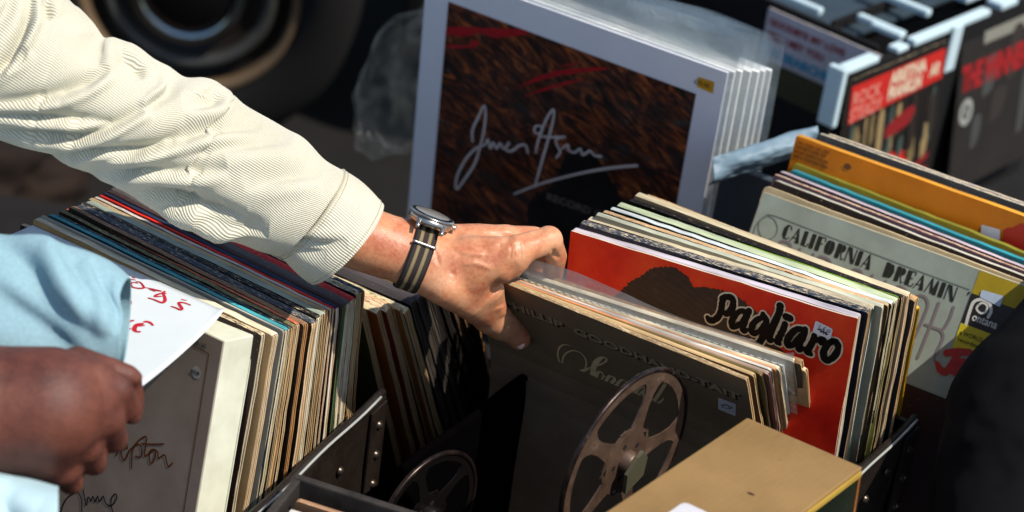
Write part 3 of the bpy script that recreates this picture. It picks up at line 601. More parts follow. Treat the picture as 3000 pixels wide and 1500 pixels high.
PAPER_INK = [(0.0026, [(-0.2582, -0.0272), (-0.2542, -0.0277), (-0.2507, -0.0316), (-0.2512, -0.0331), (-0.2557, -0.0334), (-0.2612, -0.0321), (-0.2627, -0.0296), (-0.2607, -0.0279), (-0.2557, -0.0287)]), (0.0018, [(-0.2532, -0.0336), (-0.2488, -0.0329), (-0.2418, -0.0341), (-0.2338, -0.0361), (-0.2388, -0.0356), (-0.2458, -0.0341), (-0.2398, -0.0366)]), (0.003, [(-0.2468, -0.0423), (-0.2408, -0.0441), (-0.2338, -0.0468), (-0.2309, -0.0451), (-0.2309, -0.0421), (-0.2324, -0.0376), (-0.2304, -0.0361)]), (0.0026, [(-0.2294, -0.0381), (-0.2338, -0.0381), (-0.2388, -0.0396), (-0.2403, -0.0411), (-0.2373, -0.0411), (-0.2333, -0.0408)]), (0.003, [(-0.2254, -0.0503), (-0.2209, -0.0515), (-0.2164, -0.0535), (-0.215, -0.052), (-0.2169, -0.049), (-0.2174, -0.0468), (-0.2125, -0.047), (-0.2065, -0.0493)]), (0.0016, [(-0.2157, -0.0438), (-0.2102, -0.0448)]), (0.0036, [(-0.2597, -0.0634), (-0.2642, -0.0644), (-0.2671, -0.0674), (-0.2674, -0.0704), (-0.2656, -0.0716), (-0.2627, -0.0711)]), (0.0044, [(-0.2507, -0.0664), (-0.2567, -0.0674), (-0.2592, -0.0704), (-0.2592, -0.0729), (-0.2567, -0.0741), (-0.2535, -0.0739)]), (0.0036, [(-0.2577, -0.0687), (-0.2537, -0.0684), (-0.2497, -0.0682)]), (0.0038, [(-0.2507, -0.0649), (-0.2473, -0.0647), (-0.2443, -0.0659), (-0.2418, -0.0684)]), (0.003, [(-0.2639, -0.0446), (-0.2632, -0.047), (-0.2644, -0.0498)]), (0.0018, [(-0.2632, -0.0249), (-0.2579, -0.0257)]), (0.0016, [(-0.2617, -0.0229), (-0.2587, -0.0239)])]
BLUE_FOLDS = [
    (0.006, 0.01, 0.004, 1, [(-0.3604, 0.0146), (-0.3201, -0.0055), (-0.2942, -0.043), (-0.251, -0.0775)]),
    (0.006, 0.007, 0.004, -1, [(-0.2683, 0.0017), (-0.2452, -0.0343), (-0.238, -0.0689)]),
    (0.005, 0.012, 0.003, 1, [(-0.3547, -0.0228), (-0.3057, -0.0603), (-0.2683, -0.0919)]),
    (0.004, 0.008, 0.003, -1, [(-0.3028, 0.0117), (-0.2711, -0.0228), (-0.251, -0.0545)]),
    (0.004, 0.009, 0.003, 1, [(-0.3547, -0.2014), (-0.3201, -0.2043), (-0.2913, -0.2187)]),
    (0.004, 0.008, 0.003, -1, [(-0.3201, -0.1884), (-0.3057, -0.2043), (-0.3028, -0.2244)]),
]
WATCH = ((0.0004, 0.0, 0.005), (-0.0242, 0.0089, -0.013))

# marker strokes on the loose sheet, in sheet coordinates 0..1
PAPER_STROKES = [(0.0026, [(0.5908, 0.0894), (0.6064, 0.0781), (0.6357, 0.099), (0.6405, 0.1138), (0.6266, 0.1334), (0.6029, 0.144), (0.587, 0.1284), (0.5858, 0.1056), (0.6058, 0.0926)]), (0.0016, [(0.636, 0.1259), (0.6479, 0.102), (0.677, 0.0858), (0.7129, 0.0723), (0.6936, 0.0872), (0.6634, 0.1012), (0.6944, 0.0996)]), (0.0034, [(0.6949, 0.1758), (0.7222, 0.1678), (0.7571, 0.1646), (0.7602, 0.1382), (0.748, 0.1124), (0.7243, 0.0795), (0.725, 0.0589)]), (0.0026, [(0.7367, 0.0723), (0.7212, 0.0895), (0.7104, 0.1216), (0.7115, 0.1402), (0.7217, 0.1287), (0.7343, 0.1113)]), (0.0034, [(0.8001, 0.1623), (0.8204, 0.1559), (0.8437, 0.156), (0.8431, 0.1374), (0.8244, 0.1192), (0.8138, 0.1017), (0.8323, 0.0848), (0.8621, 0.0812)]), (0.0016, [(0.808, 0.0692), (0.8314, 0.0567)]), (0.0036, [(0.7409, 0.4092), (0.7312, 0.4356), (0.7346, 0.4738), (0.7463, 0.5013), (0.7567, 0.5054), (0.7636, 0.489)]), (0.0044, [(0.7811, 0.4003), (0.7665, 0.4324), (0.7711, 0.4686), (0.7813, 0.4907), (0.7939, 0.4919), (0.8028, 0.4769)]), (0.003, [(0.7685, 0.4473), (0.7799, 0.4295), (0.7913, 0.4117)]), (0.0038, [(0.7751, 0.3872), (0.7851, 0.3715), (0.7997, 0.3708), (0.8175, 0.3829)]), (0.003, [(0.6481, 0.2617), (0.6611, 0.2802), (0.6688, 0.3087)]), (0.0018, [(0.564, 0.0894), (0.5849, 0.0754)]), (0.0016, [(0.5599, 0.0663), (0.5745, 0.0632)])]

# ---------------------------------------------------------------- record sleeves
RAW = board('d6bd92'); RAW2 = board('c79a66'); RAW3 = board('e2d8bd')
INNER_W = plain('white_inner_sleeve', 'd9d6cc', .7, var=.15)
INNER_K = plain('kraft_inner_sleeve', 'b98c5a', .75, var=.2)
GAP = plain('dark_gap', '17120f', .9, var=.3)

def sleeve_mesh(L, H, t, seed, wob=.0006, inner=2, warp=.0006, crush=1.0):
    """card LP sleeve. x along the width, y to the back, z up; materials:
    0 cover, 1 top and spine edges, 2 raw board, 3 what shows in the open side"""
    rnd = random.Random(seed)
    xs = [0, .0012, .004] + list(np.linspace(.012, L - .012, 22)) + [L - .004, L - .0012, L]
    zs = [0, .004] + list(np.linspace(.02, H - .014, 14)) + [H - .006, H - .0025, H - .0008, H]
    # cut of the open side: boards stand proud, the inner sleeve sits back
    lay = []
    y = 0
    bt = min(.0009, t * .25)
    nb = max(2, int(round(t / .0024)))
    ys = [0]
    prof = []          # (y0, y1, recess, mat)
    for k in range(nb):
        a = t * k / (nb - 1) * (1 - bt / t) if nb > 1 else 0
        prof.append((a, a + bt, rnd.uniform(0, .0012) if 0 < k < nb - 1 else rnd.uniform(0, .0004), 2))
        if k < nb - 1:
            b_ = t * (k + 1) / (nb - 1) * (1 - bt / t)
            prof.append((a + bt, b_, rnd.uniform(.001, .003), 3))
    sd = seed * 7.13
    rc = rnd.uniform(.002, .0045) * crush
    chew = rnd.uniform(.4, 1.6) * wob
    def base(x, z):
        X, Z = x, z
        for (cx, sx_) in ((L, 1), (0, -1)):
            dx = (x - (cx - sx_ * rc)) * sx_; dz = z - (H - rc)
            if dx > 0 and dz > 0:
                m = max(dx, dz); l = sqrt(dx * dx + dz * dz) or 1
                k = m / l
                X = cx - sx_ * rc + sx_ * dx * k; Z = H - rc + dz * k
        f = max(0, (z - (H - .01)) / .01)
        Z += f * (noise.noise(Vector((x * 70, sd, 0))) * chew + noise.noise(Vector((x * 12, sd, 3))) * .0007)
        g = max(0, (x - (L - .008)) / .008)
        X += g * (noise.noise(Vector((z * 80, sd, 9))) * chew * 1.2 + noise.noise(Vector((z * 14, sd, 5))) * .0010)
        wy = warp * (noise.noise(Vector((x * 6, z * 6, sd))) * 1.6)
        return X, wy, Z
    nx, nz = len(xs), len(zs)
    vs, fs, mi = [], [], []
    def grid(yoff, flip):
        o = len(vs)
        for j in range(nz):
            for i in range(nx):
                X, wy, Z = base(xs[i], zs[j])
                vs.append((X, wy + yoff, Z))
        for j in range(nz - 1):
            for i in range(nx - 1):
                a = o + j * nx + i
                q = (a, a + 1, a + nx + 1, a + nx)
                fs.append(q[::-1] if flip else q); mi.append(0)
        return o
    f = grid(0, False); b = grid(t, True)
    # top strip (slightly domed)
    top = nx * (nz - 1)
    o = len(vs)
    for i in range(nx):
        v = vs[f + top + i]
        vs.append((v[0], v[1] + t * .5, v[2] + min(.0006, t * .12)))
    for i in range(nx - 1):
        fs.append((f + top + i, f + top + i + 1, o + i + 1, o + i)); mi.append(1)
        fs.append((o + i, o + i + 1, b + top + i + 1, b + top + i)); mi.append(1)
    # left spine, bottom
    for j in range(nz - 1):
        a, c = f + j * nx, b + j * nx
        fs.append((a, a + nx, c + nx, c)); mi.append(1)
    for i in range(nx - 1):
        fs.append((f + i, b + i, b + i + 1, f + i + 1)); mi.append(1)
    # open side, layer by layer
    rows = []
    for (y0, y1, rec, m_) in prof:
        rows.append((y0, rec, m_, y1))
    for j in range(nz - 1):
        pass
    cols = []
    for (y0, y1, rec, m_) in prof:
        c0, c1 = [], []
        ph = rnd.random() * 50
        for j in range(nz):
            v = vs[f + j * nx + nx - 1]
            w = noise.noise(Vector((zs[j] * 45, ph, sd))) * .0009
            zz = min(v[2], H - rec * .8 + (v[2] - H))
            c0.append(len(vs)); vs.append((v[0] - rec + min(w, .0003), v[1] + y0, zz))
            c1.append(len(vs)); vs.append((v[0] - rec + min(w, .0003), v[1] + y1, zz))
        cols.append((c0, c1, m_))
        for j in range(nz - 1):
            fs.append((c0[j], c1[j], c1[j + 1], c0[j + 1])); mi.append(m_)
    for (p, q) in zip(cols[:-1], cols[1:]):
        for j in range(nz - 1):
            fs.append((p[1][j], q[0][j], q[0][j + 1], p[1][j + 1])); mi.append(2)
    return mesh('record_sleeve', vs, fs, mi)

SLEEVES = {}
def sleeve(key, cover, edge, label, raw=RAW, inside=INNER_W, cat='record sleeve', bend=0, group=None, wob=.0006, warp=.0005, t=None, wear=.6, name='record_sleeve', scuff=.35, crush=1):
    O, U, Z, L, H, tt = POSES[key]
    t = t or tt
    m = frame(O, U, Z)
    me = sleeve_mesh(L, H, t, hash_(key), wob, warp=warp, crush=crush)
    if bend:
        zb = H - .130
        for v_ in me.vertices:
            d = zb - v_.co.z
            if d > 0:
                th_ = bend * min(1, d / .10)
                R1 = .10 / bend
                dd = min(d, .10)
                a_ = dd / R1
                yy = -R1 * (1 - cos(a_)); zz = -R1 * sin(a_)
                if d > .10:
                    yy -= (d - .10) * sin(bend); zz -= (d - .10) * cos(bend)
                y0 = v_.co.y
                v_.co.y = y0 * cos(a_) + yy; v_.co.z = zb + zz - y0 * sin(a_) * -1 * 0
    cov = cover if isinstance(cover, bpy.types.Material) else paper(cover, scuff=scuff)
    ed = edge if isinstance(edge, bpy.types.Material) else worn_edge(edge, amount=wear)
    o = link(name, me, None, [cov, ed, raw, inside])
    o.matrix_world = m
    tag(o, label, cat, group)
    SLEEVES[key] = o
    return o

def hash_(s):
    h = 7
    for ch in s: h = (h * 31 + ord(ch)) % 9973
    return h

# ---------------------------------------------------------------- the records, stack by stack
G_A = 'records upright in the left crate'
G_B = 'records slumped forward in the dark middle crate'
G_C = 'records tipped forward under the hand'
G_D = 'records packed behind the red sleeve'
G_E = 'records in the far right row'
G_F = 'mounted prints in clear plastic'
TABLE = [
 # key, cover, top edge, raw edge, inside, wear, label
 ('A00', '2a1c1a', '2c1c1c', RAW3, GAP, .9, 'tattered dark maroon sleeve directly behind the white boxed set', G_A),
 ('A01', 'b8976a', 'd8cdb0', RAW3, INNER_K, .5, 'cream topped sleeve with kraft brown inside, second behind the white boxed set', G_A),
 ('A02', '9b9a90', 'a5a69c', RAW3, INNER_W, .3, 'plain silver grey sleeve in front of the teal edged one', G_A),
 ('A03', '2c4a50', '3f9aa3', RAW3, INNER_W, .35, 'sleeve with bright teal top edge in the left crate', G_A),
 ('A04', '23201e', '27404a', RAW, GAP, .5, 'blackish blue speckled sleeve just behind the teal edged one', G_A),
 ('A05', '2e2415', '6f6a48', RAW, INNER_K, .5, 'olive edged sleeve between the teal and the peach edged sleeves', G_A),
 ('A06', '3a2a1c', 'cc6a4a', RAW, INNER_W, .5, 'sleeve with peach and red striped top edge in the left crate', G_A),
 ('A07', '2b211b', '8c6a50', RAW2, INNER_K, .4, 'brown sleeve with thin orange brown top edge behind the peach striped one', G_A),
 ('A08', '2f2119', '39424e', RAW3, INNER_K, .5, 'dark brown sleeve gaping open with kraft inner, middle of the left crate', G_A),
 ('A09', '141212', '221d1c', RAW3, INNER_W, .5, 'black sleeve with torn white corner in the left crate', G_A),
 ('A10', '17120f', '98a394', RAW, GAP, .35, 'black sleeve with pale green top edge in the left crate', G_A),
 ('A11', '1c1a12', 'b79f76', RAW, INNER_K, .4, 'dark olive sleeve with tan top edge, third in front of the red edged one', G_A),
 ('A12', '4a2420', 'c4b6b4', RAW3, INNER_W, .7, 'sleeve with white and pink patched top edge just in front of the red edged one', G_A),
 ('A13', 'c8322a', 'e02e20', RAW3, INNER_W, .12, 'sleeve with bright scarlet top edge in the left crate', G_A),
 ('A14', '1d2636', '25304a', RAW, INNER_W, .2, 'thin navy sleeve immediately behind the scarlet edged one', G_A),
 ('A15', '4d372c', '43302e', plain('green_printed_edge', '4c7a4c', .6, var=.5, nscale=9), plain('brown_printed_spine', '5a4032', .6, var=.4, nscale=15), .2, 'brown sleeve with mottled green patches down its right side', G_A),
 ('A16', '3a2f2b', '57504c', RAW3, INNER_W, .3, 'grey brown sleeve in glossy plastic behind the green patched one', G_A),
 ('A17', '7d756e', 'c42a26', RAW3, INNER_W, .35, 'grey sleeve with short red top edge near the back of the left crate', G_A),
 ('A18', '100d0d', '1c1614', RAW, INNER_K, .8, 'black sleeve with chewed cream rim, second last in the left crate', G_A),
 ('A19', '1c2838', '26364c', RAW2, plain('denim_blue_side', '23324c', .8, var=.4, nscale=80), .55, 'scuffed navy blue sleeve, rearmost in the left crate', G_A),
 ('B00', '5a4f22', '7a6a3a', RAW, INNER_K, .6, 'olive sleeve at the front of the dark middle crate', G_B),
 ('B01', 'a8541c', 'b8a87a', RAW, INNER_K, .9, 'orange brown sleeve with frayed cream rim in the middle crate', G_B),
 ('B02', '7d2014', '9a4a30', RAW, INNER_K, .9, 'brick red sleeve with frayed rim in the middle crate', G_B),
 ('B03', '5a1418', '8a1a20', RAW, INNER_K, .5, 'sleeve with dark red and green top edge in the middle crate', G_B),
 ('B04', 'a0622c', 'd0a878', RAW, INNER_K, .6, 'short tan inner sleeve poking out in the middle crate', G_B),
 ('B05', '4a4a38', '55603a', RAW, INNER_K, .9, 'green grey sleeve with torn cream corner in the middle crate', G_B),
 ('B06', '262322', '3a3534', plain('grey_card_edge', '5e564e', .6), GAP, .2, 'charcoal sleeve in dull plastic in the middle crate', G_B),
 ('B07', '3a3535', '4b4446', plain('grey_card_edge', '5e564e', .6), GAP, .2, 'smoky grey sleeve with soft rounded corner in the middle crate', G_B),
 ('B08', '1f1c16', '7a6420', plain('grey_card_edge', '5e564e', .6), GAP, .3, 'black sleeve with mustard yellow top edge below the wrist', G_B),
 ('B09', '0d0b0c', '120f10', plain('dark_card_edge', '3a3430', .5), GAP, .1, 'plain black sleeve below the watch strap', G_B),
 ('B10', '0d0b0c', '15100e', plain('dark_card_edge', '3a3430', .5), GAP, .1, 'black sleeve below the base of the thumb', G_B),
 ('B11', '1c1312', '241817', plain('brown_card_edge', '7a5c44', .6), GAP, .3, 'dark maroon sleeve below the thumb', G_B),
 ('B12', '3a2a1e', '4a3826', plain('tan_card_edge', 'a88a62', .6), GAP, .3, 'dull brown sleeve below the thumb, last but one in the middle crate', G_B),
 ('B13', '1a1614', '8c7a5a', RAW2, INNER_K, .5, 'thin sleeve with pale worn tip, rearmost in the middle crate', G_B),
 ('C00', None, 'a88c66', RAW, INNER_K, .55, 'dark brown sleeve with embossed lettering and script title, pinched by the thumb', G_C),
 ('C01', '6a4e30', 'c0a274', RAW, INNER_K, .3, 'brown sleeve with cream rim directly behind the script titled one', G_C),
 ('C02', '4d4420', '6a5a30', RAW, INNER_K, .2, 'olive brown sleeve, third in the tipped group', G_C),
 ('C03', 'b0653a', 'd88a58', RAW2, INNER_K, .2, 'sleeve with peach orange top edge in the tipped group', G_C),
 ('C04', '6a4038', 'a08878', plain('collage_edge', '8a6a68', .7, var=.7, nscale=70), INNER_W, .3, 'sleeve with speckled collage side in the tipped group', G_C),
 ('C05', '8a8a80', 'd8d8cc', RAW3, INNER_W, .15, 'sleeve with thin white top edge in the tipped group', G_C),
 ('C06', 'b87a4c', 'd09a70', RAW2, INNER_K, .3, 'peach tan sleeve behind the white edged one in the tipped group', G_C),
 ('C07', 'a89a80', 'dccfae', RAW3, INNER_W, .3, 'broad cream sleeve in front of the ridged plastic one', G_C),
 ('C09', '8a7a60', 'd0c8b0', RAW3, INNER_K, .3, 'tan sleeve just behind the clear plastic wallet', G_C),
 ('C10', '3a2a1e', '8a6a48', RAW, GAP, .4, 'dark brown sleeve gaping open in front of the red sleeve', G_C),
 ('C11', 'c8a67c', 'd8bc94', RAW, INNER_K, .3, 'smooth kraft inner sleeve standing in front of the red sleeve', G_C),
 ('D00', 'd6301c', 'd8c8b0', RAW3, plain('pink_inner', 'c87060', .7), .4, 'bright red sleeve with black brush lettering and a brown haired portrait', G_D),
 ('D01', 'b8b0b8', 'c0b8c0', RAW3, INNER_W, .2, 'thin mauve white sleeve right behind the red one', G_D),
 ('D02', '232128', '2a3444', RAW, INNER_K, .6, 'blue black sleeve with outlined boxes and chewed top edge', G_D),
 ('D03', 'a89c84', 'c0b498', plain('teal_green_side', '2a4440', .6, var=.4), INNER_W, .5, 'drab cream sleeve with dark teal side behind the blue black one', G_D),
 ('D04', 'a8a48c', 'b4b6a0', RAW3, INNER_W, .15, 'broad glossy cream sleeve in the middle of the row behind the red one', G_D),
 ('D05', '2c2014', 'c49c70', RAW, GAP, .6, 'sleeve with peach brown top edge and a small red tab', G_D),
 ('D06', '1d1a14', 'ccd4d4', RAW3, INNER_W, .2, 'dark sleeve with pale silver top edge behind the red sleeve', G_D),
 ('D07', '1a1710', 'b4c09c', RAW3, INNER_W, .4, 'dark sleeve with frosty white top edge in front of the green edged one', G_D),
 ('D08', '7a8040', '6e9028', RAW, INNER_K, .4, 'sleeve with moss green top edge behind the red one', G_D),
 ('D09', '12100e', '1a1512', RAW, GAP, .3, 'black spined sleeve with tiny lettering behind the green edged one', G_D),
 ('D10', 'a88a68', 'c8ba98', RAW3, INNER_K, .15, 'thick cream topped sleeve, tallest behind the red one', G_D),
 ('D11', '20242c', 'b08a5a', RAW, INNER_K, .5, 'brown cornered sleeve peeping over in front of the yellow one', G_D),
 ('D12', 'd09a10', 'd8a82a', plain('yellow_card_edge', 'd8a018', .6), GAP, .1, 'bright yellow sleeve at the back of the crate behind the red one', G_D),
 ('E00', None, 'b8ae8c', RAW3, INNER_W, .5, 'grey green sleeve with black fat face lettering and yellow corner', G_E),
 ('E01', 'a89878', 'c4b088', RAW, INNER_K, .4, 'tan sleeve with red streak right behind the grey green one', G_E),
 ('E02', '2a2018', 'c8c4b4', RAW3, INNER_W, .5, 'thick cream edged sleeve over a black band in the far right row', G_E),
 ('E03', '5a4450', 'a06a64', RAW, INNER_W, .8, 'dark plum sleeve with frayed pink top edge in the far right row', G_E),
 ('E04', '3e3440', 'c0b0b8', RAW3, INNER_W, .4, 'pinkish white topped sleeve in front of the teal one', G_E),
 ('E05', '2a7a84', '2f8c98', RAW3, INNER_W, .12, 'teal blue sleeve in the far right row', G_E),
 ('E06', 'a08a28', '7a7a2c', RAW, INNER_W, .1, 'mustard sleeve with green top edge in front of the orange one', G_E),
 ('E07', None, 'd8942c', RAW, INNER_W, .1, 'large bright orange sleeve with small print at its left corner', G_E),
 ('E08', '5a5a58', '8c9090', RAW3, INNER_W, .8, 'grey sleeve with frosty chewed top edge behind the orange one', G_E),
 ('E09', '6a5c58', 'b0a49c', RAW3, INNER_W, .8, 'rearmost pale speckled sleeve behind the orange one', G_E),
]
rcm, t, b = nodes_of('red_printed_cover')
_v = coords(t); _n = noise_tex(t, _v, 7, 5, .65)
_c = ramp(t, _n, [(.35, 'b01408'), (.5, 'd02a12'), (.68, 'e24c22')])
_s = noise_tex(t, _v, 190, 6, .75)
_c = mixc(t, ramp(t, _s, [(.70, (0,) * 3), (.76, (.5,) * 3)]), _c, 'e08a60')
t.links.new(_c, b.inputs['Base Color']); b.inputs['Roughness'].default_value = .45; b.inputs['Specular IOR Level'].default_value = .3
bump(t, b, _s, .2, .0004)
LETTERED = {'C00', 'D00', 'E00', 'E07'}
COVER = {
 'D00': rcm,
 'C00': paper('826c54', wear='a89474', amount=.15, rough=.45),
 'E00': paper('8f9a90', wear='a08860', amount=.2, rough=.4, scuff=.2),
 'E07': paper('d87c14', wear='b05a10', amount=.1, rough=.4, scuff=.1),
}
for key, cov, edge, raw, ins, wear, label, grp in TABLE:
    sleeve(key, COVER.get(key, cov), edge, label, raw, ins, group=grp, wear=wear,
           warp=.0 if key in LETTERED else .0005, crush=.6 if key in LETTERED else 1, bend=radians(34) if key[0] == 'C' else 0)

# ---------------------------------------------------------------- printing on the covers
def flat(name, c, rough=.5, metal=0, spec=.5):
    return plain(name, c, rough, metal, nscale=60, var=.12, bmp=.05, spec=spec)

cs = SLEEVES['C00']
tan_ink = flat('tan_ink', 'e6c698', .4)
heading_shade = flat('heading_shade', '150f0d', .5)
SC_ = {.003: .0019, .0026: .0020, .0028: .0018, .0045: .0026, .005: .0030, .0058: .0034}
song = [(SC_.get(w, w), [tuple(list(p[:2]) + [min(p[2], 3.2)]) if len(p) > 2 else p for p in pts]) for w, pts in INK_SONG]
ink('title_script', song, tan_ink, cs)
# blocked slab capitals: pale face, their shadow painted as a dark offset copy
slab = flat('blocked_foil', 'a08a6e', .4)
for nm, mt, dx, dz, y in (('heading_shadow', heading_shade, .0011, -.0014, -.0003), ('heading', slab, 0, 0, -.0006)):
    text_obj(nm, 'PHILLIP  GOODHAND-TAIT', mt, cs, .0380 + dx, .3565 + dz, .0182, y=y, bold=.0012 if nm != 'heading' else .0006, sx=1.19, rot=-.0, spacing=1.0)
def tag_poly(name, pts, m, parent, y=-.0004, rr=.002, n=4):
    """small sticker with rounded corners"""
    P = [Vector((p[0], p[1])) for p in pts]
    out = []
    for i, p in enumerate(P):
        a = (P[i - 1] - p).normalized(); b = (P[(i + 1) % len(P)] - p).normalized()
        for k in range(n + 1):
            t = k / n
            q = (p + a * rr) * (1 - t) ** 2 + p * 2 * t * (1 - t) + (p + b * rr) * t * t
            out.append((q.x, y, q.y))
    o = link(name, mesh(name, out, [tuple(range(len(out)))]), parent, [m])
    return o
white_st = flat('white_sticker_paper', 'c9c8cc', .5)
pen = flat('pen_ink', '1d1a20', .5)
tag_poly('price_sticker', INK_CSTK, white_st, cs)
ink('sticker_scribble', INK_CSTKI, pen, cs, y=-.0006)

# red sleeve: portrait hair, brush lettering with a cream rim
ps = SLEEVES['D00']
hm, t, b = nodes_of('printed_hair')
v = coords(t, (1, 1, 1))
n = noise_tex(t, v, 26, 4, .6, 2.5)
w = nd(t, 'ShaderNodeTexWave'); w.inputs['Scale'].default_value = 42; w.inputs['Distortion'].default_value = 5; w.inputs['Detail'].default_value = 4
w.rings_direction = 'Y'; w.wave_type = 'RINGS'
t.links.new(v, w.inputs['Vector'])
cc = mixc(t, .18, ramp(t, n, [(.3, '150d0a'), (.6, '281a12'), (.8, '403022')]), ramp(t, w.outputs[0], [(.2, '140c0a'), (.8, '402c1e')]))
t.links.new(cc, b.inputs['Base Color']); b.inputs['Roughness'].default_value = .5
def smooth_poly(pts, n=5):
    P = catmull([(p[0], p[1]) for p in pts] + [pts[0]], n)
    return P
def jag(pts, amp, seed):
    out = []
    for i, p in enumerate(pts):
        out.append((p[0] + noise.noise(Vector((i * .9, seed, 0))) * amp, p[1] + noise.noise(Vector((i * .9, seed, 7))) * amp))
    return out
poly_flat('portrait_hair', jag(smooth_poly(INK_HAIR, 8), .003, 3), hm, ps)
cream = flat('cream_print', 'c9b99a', .5)
black = flat('black_print', '0a0605', .6, spec=.15)
rnd = random.Random(4)
def rough(strokes, k, add=0):
    out = []
    for w_, pts in strokes:
        P = catmull([(p[0], p[1], p[2] if len(p) > 2 else 1) for p in pts], 3)
        out.append((w_ + add, [(p[0], p[1], (p[2] * w_ * (1 + rnd.uniform(-k, k)) + add) / (w_ + add)) for p in P]))
    return out
PG = [(w_ * .80, pts) for w_, pts in INK_PAG]
ink('title_outline', rough(PG, .04, .0036), cream, ps, y=-.0005)
ink('title_lettering', rough(PG, .10), black, ps, y=-.0008)
tag_poly('price_sticker', INK_PSTK, white_st, ps, y=-.0007)
ink('sticker_writing', INK_PAGS, pen, ps, y=-.0012)

# blue black sleeve: fine outlined tabs just under its top edge
s = SLEEVES['D02']
out = []
for i, (x, wd) in enumerate(((.035, .016), (.062, .03), (.105, .014), (.127, .014), (.148, .034), (.196, .014), (.214, .034), (.262, .016), (.284, .016))):
    out.append((.0005, [(x, .320), (x, .3275), (x + wd, .3275), (x + wd, .320)]))
ink('outlined_tabs', out, flat('grey_line_print', '8a7a80', .5), s, y=-.0006, smooth=False)
# spine text on the black spined one and small letters on its neighbours
text_obj('spine_lettering', 'SIDE ONE  A LITTLE PIECE OF COUNTRY  SIDE TWO  SINGS AND PLAYS HER SONGS  STEREO', flat('pale_print', 'b8b0a0', .5), SLEEVES['D09'], .05, .3095, .0046, y=-.0006, sx=.8)
# small red tab on the peach edged one
tag_poly('red_tab', [(.205, .310), (.213, .310), (.213, .3165), (.205, .3165)], flat('red_tab_paper', 'c01818', .5), SLEEVES['D05'], rr=.0006)
tag_poly('blue_panel', [(.262, .004), (.303, .004), (.303, .303), (.262, .303)], flat('navy_print', '202430', .5), SLEEVES['D12'], y=-.0005, rr=.001)

# grey green sleeve
es = SLEEVES['E00']
bk = flat('black_green_print', '14170f', .5)
def fat_face(name, body, x0, x1, z, h, parent):
    """hand drawn fat deco capitals: heavy left stroke, hairline right"""
    G = {
     'C': ([[(0.28, .0), (.05, .25), (.05, .75), (.28, 1), (.40, .97), (.40, .03)]], [[(.4, .97), (.62, .92), (.72, .72)], [(.4, .03), (.62, .08), (.72, .2)]], .78),
     'A': ([[(.42, 1), (.52, 1), (.86, 0), (.46, 0), (.50, .2)]], [[(.46, .98), (.2, .3), (.02, 0)], [(.12, .3), (.6, .3)]], .9),
     'L': ([[(.06, 0), (.42, 0), (.42, 1), (.06, 1)]], [[(.42, .02), (.62, .04), (.68, .26)]], .68),
     'I': ([[(.05, 0), (.42, 0), (.42, 1), (.05, 1)]], [], .48),
     'F': ([[(.05, 0), (.42, 0), (.42, 1), (.05, 1)]], [[(.42, .98), (.74, .98), (.74, .76)], [(.42, .55), (.62, .55)]], .74),
     'O': ([[(.42, 0), (.14, .1), (.03, .5), (.14, .9), (.42, 1)], [(.48, 0), (.8, .1), (.92, .5), (.8, .9), (.48, 1)]], [], .98),
     'R': ([[(.05, 0), (.42, 0), (.42, 1), (.05, 1)], [(.47, .48), (.47, 1), (.7, .98), (.84, .84), (.82, .62), (.68, .5)]], [[(.5, .48), (.62, .2), (.72, .0), (.86, .1)]], .88),
     'N': ([[(.05, 1), (.4, 1), (.86, 0), (.62, 0)]], [[(.08, 1), (.08, 0)], [(.84, 0), (.84, 1)]], .92),
     'D': ([[(.05, 0), (.42, 0), (.42, 1), (.05, 1)], [(.47, 0), (.74, .08), (.88, .5), (.74, .92), (.47, 1)]], [], .92),
     'E': ([[(.05, 0), (.42, 0), (.42, 1), (.05, 1)]], [[(.42, .98), (.72, .98), (.72, .78)], [(.42, .52), (.6, .52)], [(.42, .02), (.7, .03), (.78, .24)]], .8),
     'M': ([[(.3, 1), (.42, 1), (.66, .1), (.5, 0), (.34, .5)], [(.95, 1), (1.0, 0), (.66, 0), (.78, .6)]], [[(.34, 1), (.04, 0)], [(.56, .05), (.86, 1)]], 1.06),
     "'": ([[(.1, 1), (.3, 1), (.16, .74), (.1, .74)]], [], .3), ' ': ([], [], .62)}
    tot = sum(G[ch][2] + .08 for ch in body)
    k = (x1 - x0) / tot
    vs, fs = [], []
    hair = []
    x = x0
    for ch in body:
        polys, lines, adv = G[ch]
        for pl in polys:
            o = len(vs)
            vs += [(x + p[0] * k, -.0006, z + p[1] * h) for p in pl]
            fs.append(tuple(range(o, o + len(pl))))
        for ln in lines:
            hair.append((.0010, [(x + p[0] * k, z + p[1] * h) for p in ln]))
        x += (adv + .08) * k
    v2, f2 = ribbon_mesh(hair, -.0005, n=4)
    o = len(vs)
    vs += v2; fs += [tuple(i + o for i in f) for f in f2]
    return link(name, mesh(name, vs, fs), parent, [bk])
fat_face('title_lettering', "CALIFORNIA", .0360, .1445, .2738, .0165, es)
fat_face('title_lettering', "DREAMIN '", .1580, .2560, .2725, .0165, es)
ink('ring_ornament', INK_CALRING, flat('grey_line', '5f6a62', .5), es, y=-.0004)
ink('thin_lettering', INK_SHANK, flat('mauve_line', '6f6668', .5), es, y=-.0006)
ink('red_initials', INK_JSA, flat('red_marker', 'a00c12', .45), es, y=-.0012)
poly_flat('yellow_corner', [(.2560, .3145), (.3145, .3145), (.3145, .270), (.2560, .2888)], paper('a8921c', scuff=.1, amount=.1), es, y=-.0004)
poly_flat('black_label', [(.2560, .2886), (.3145, .2886), (.3145, .2545), (.2560, .2545)], flat('black_brown_print', '1a120e', .5), es, y=-.0007)
poly_flat('yellow_label', [(.2562, .2545), (.312, .2545), (.308, .226), (.2562, .2262)], flat('lemon_print', 'c0b010', .5), es, y=-.0009)
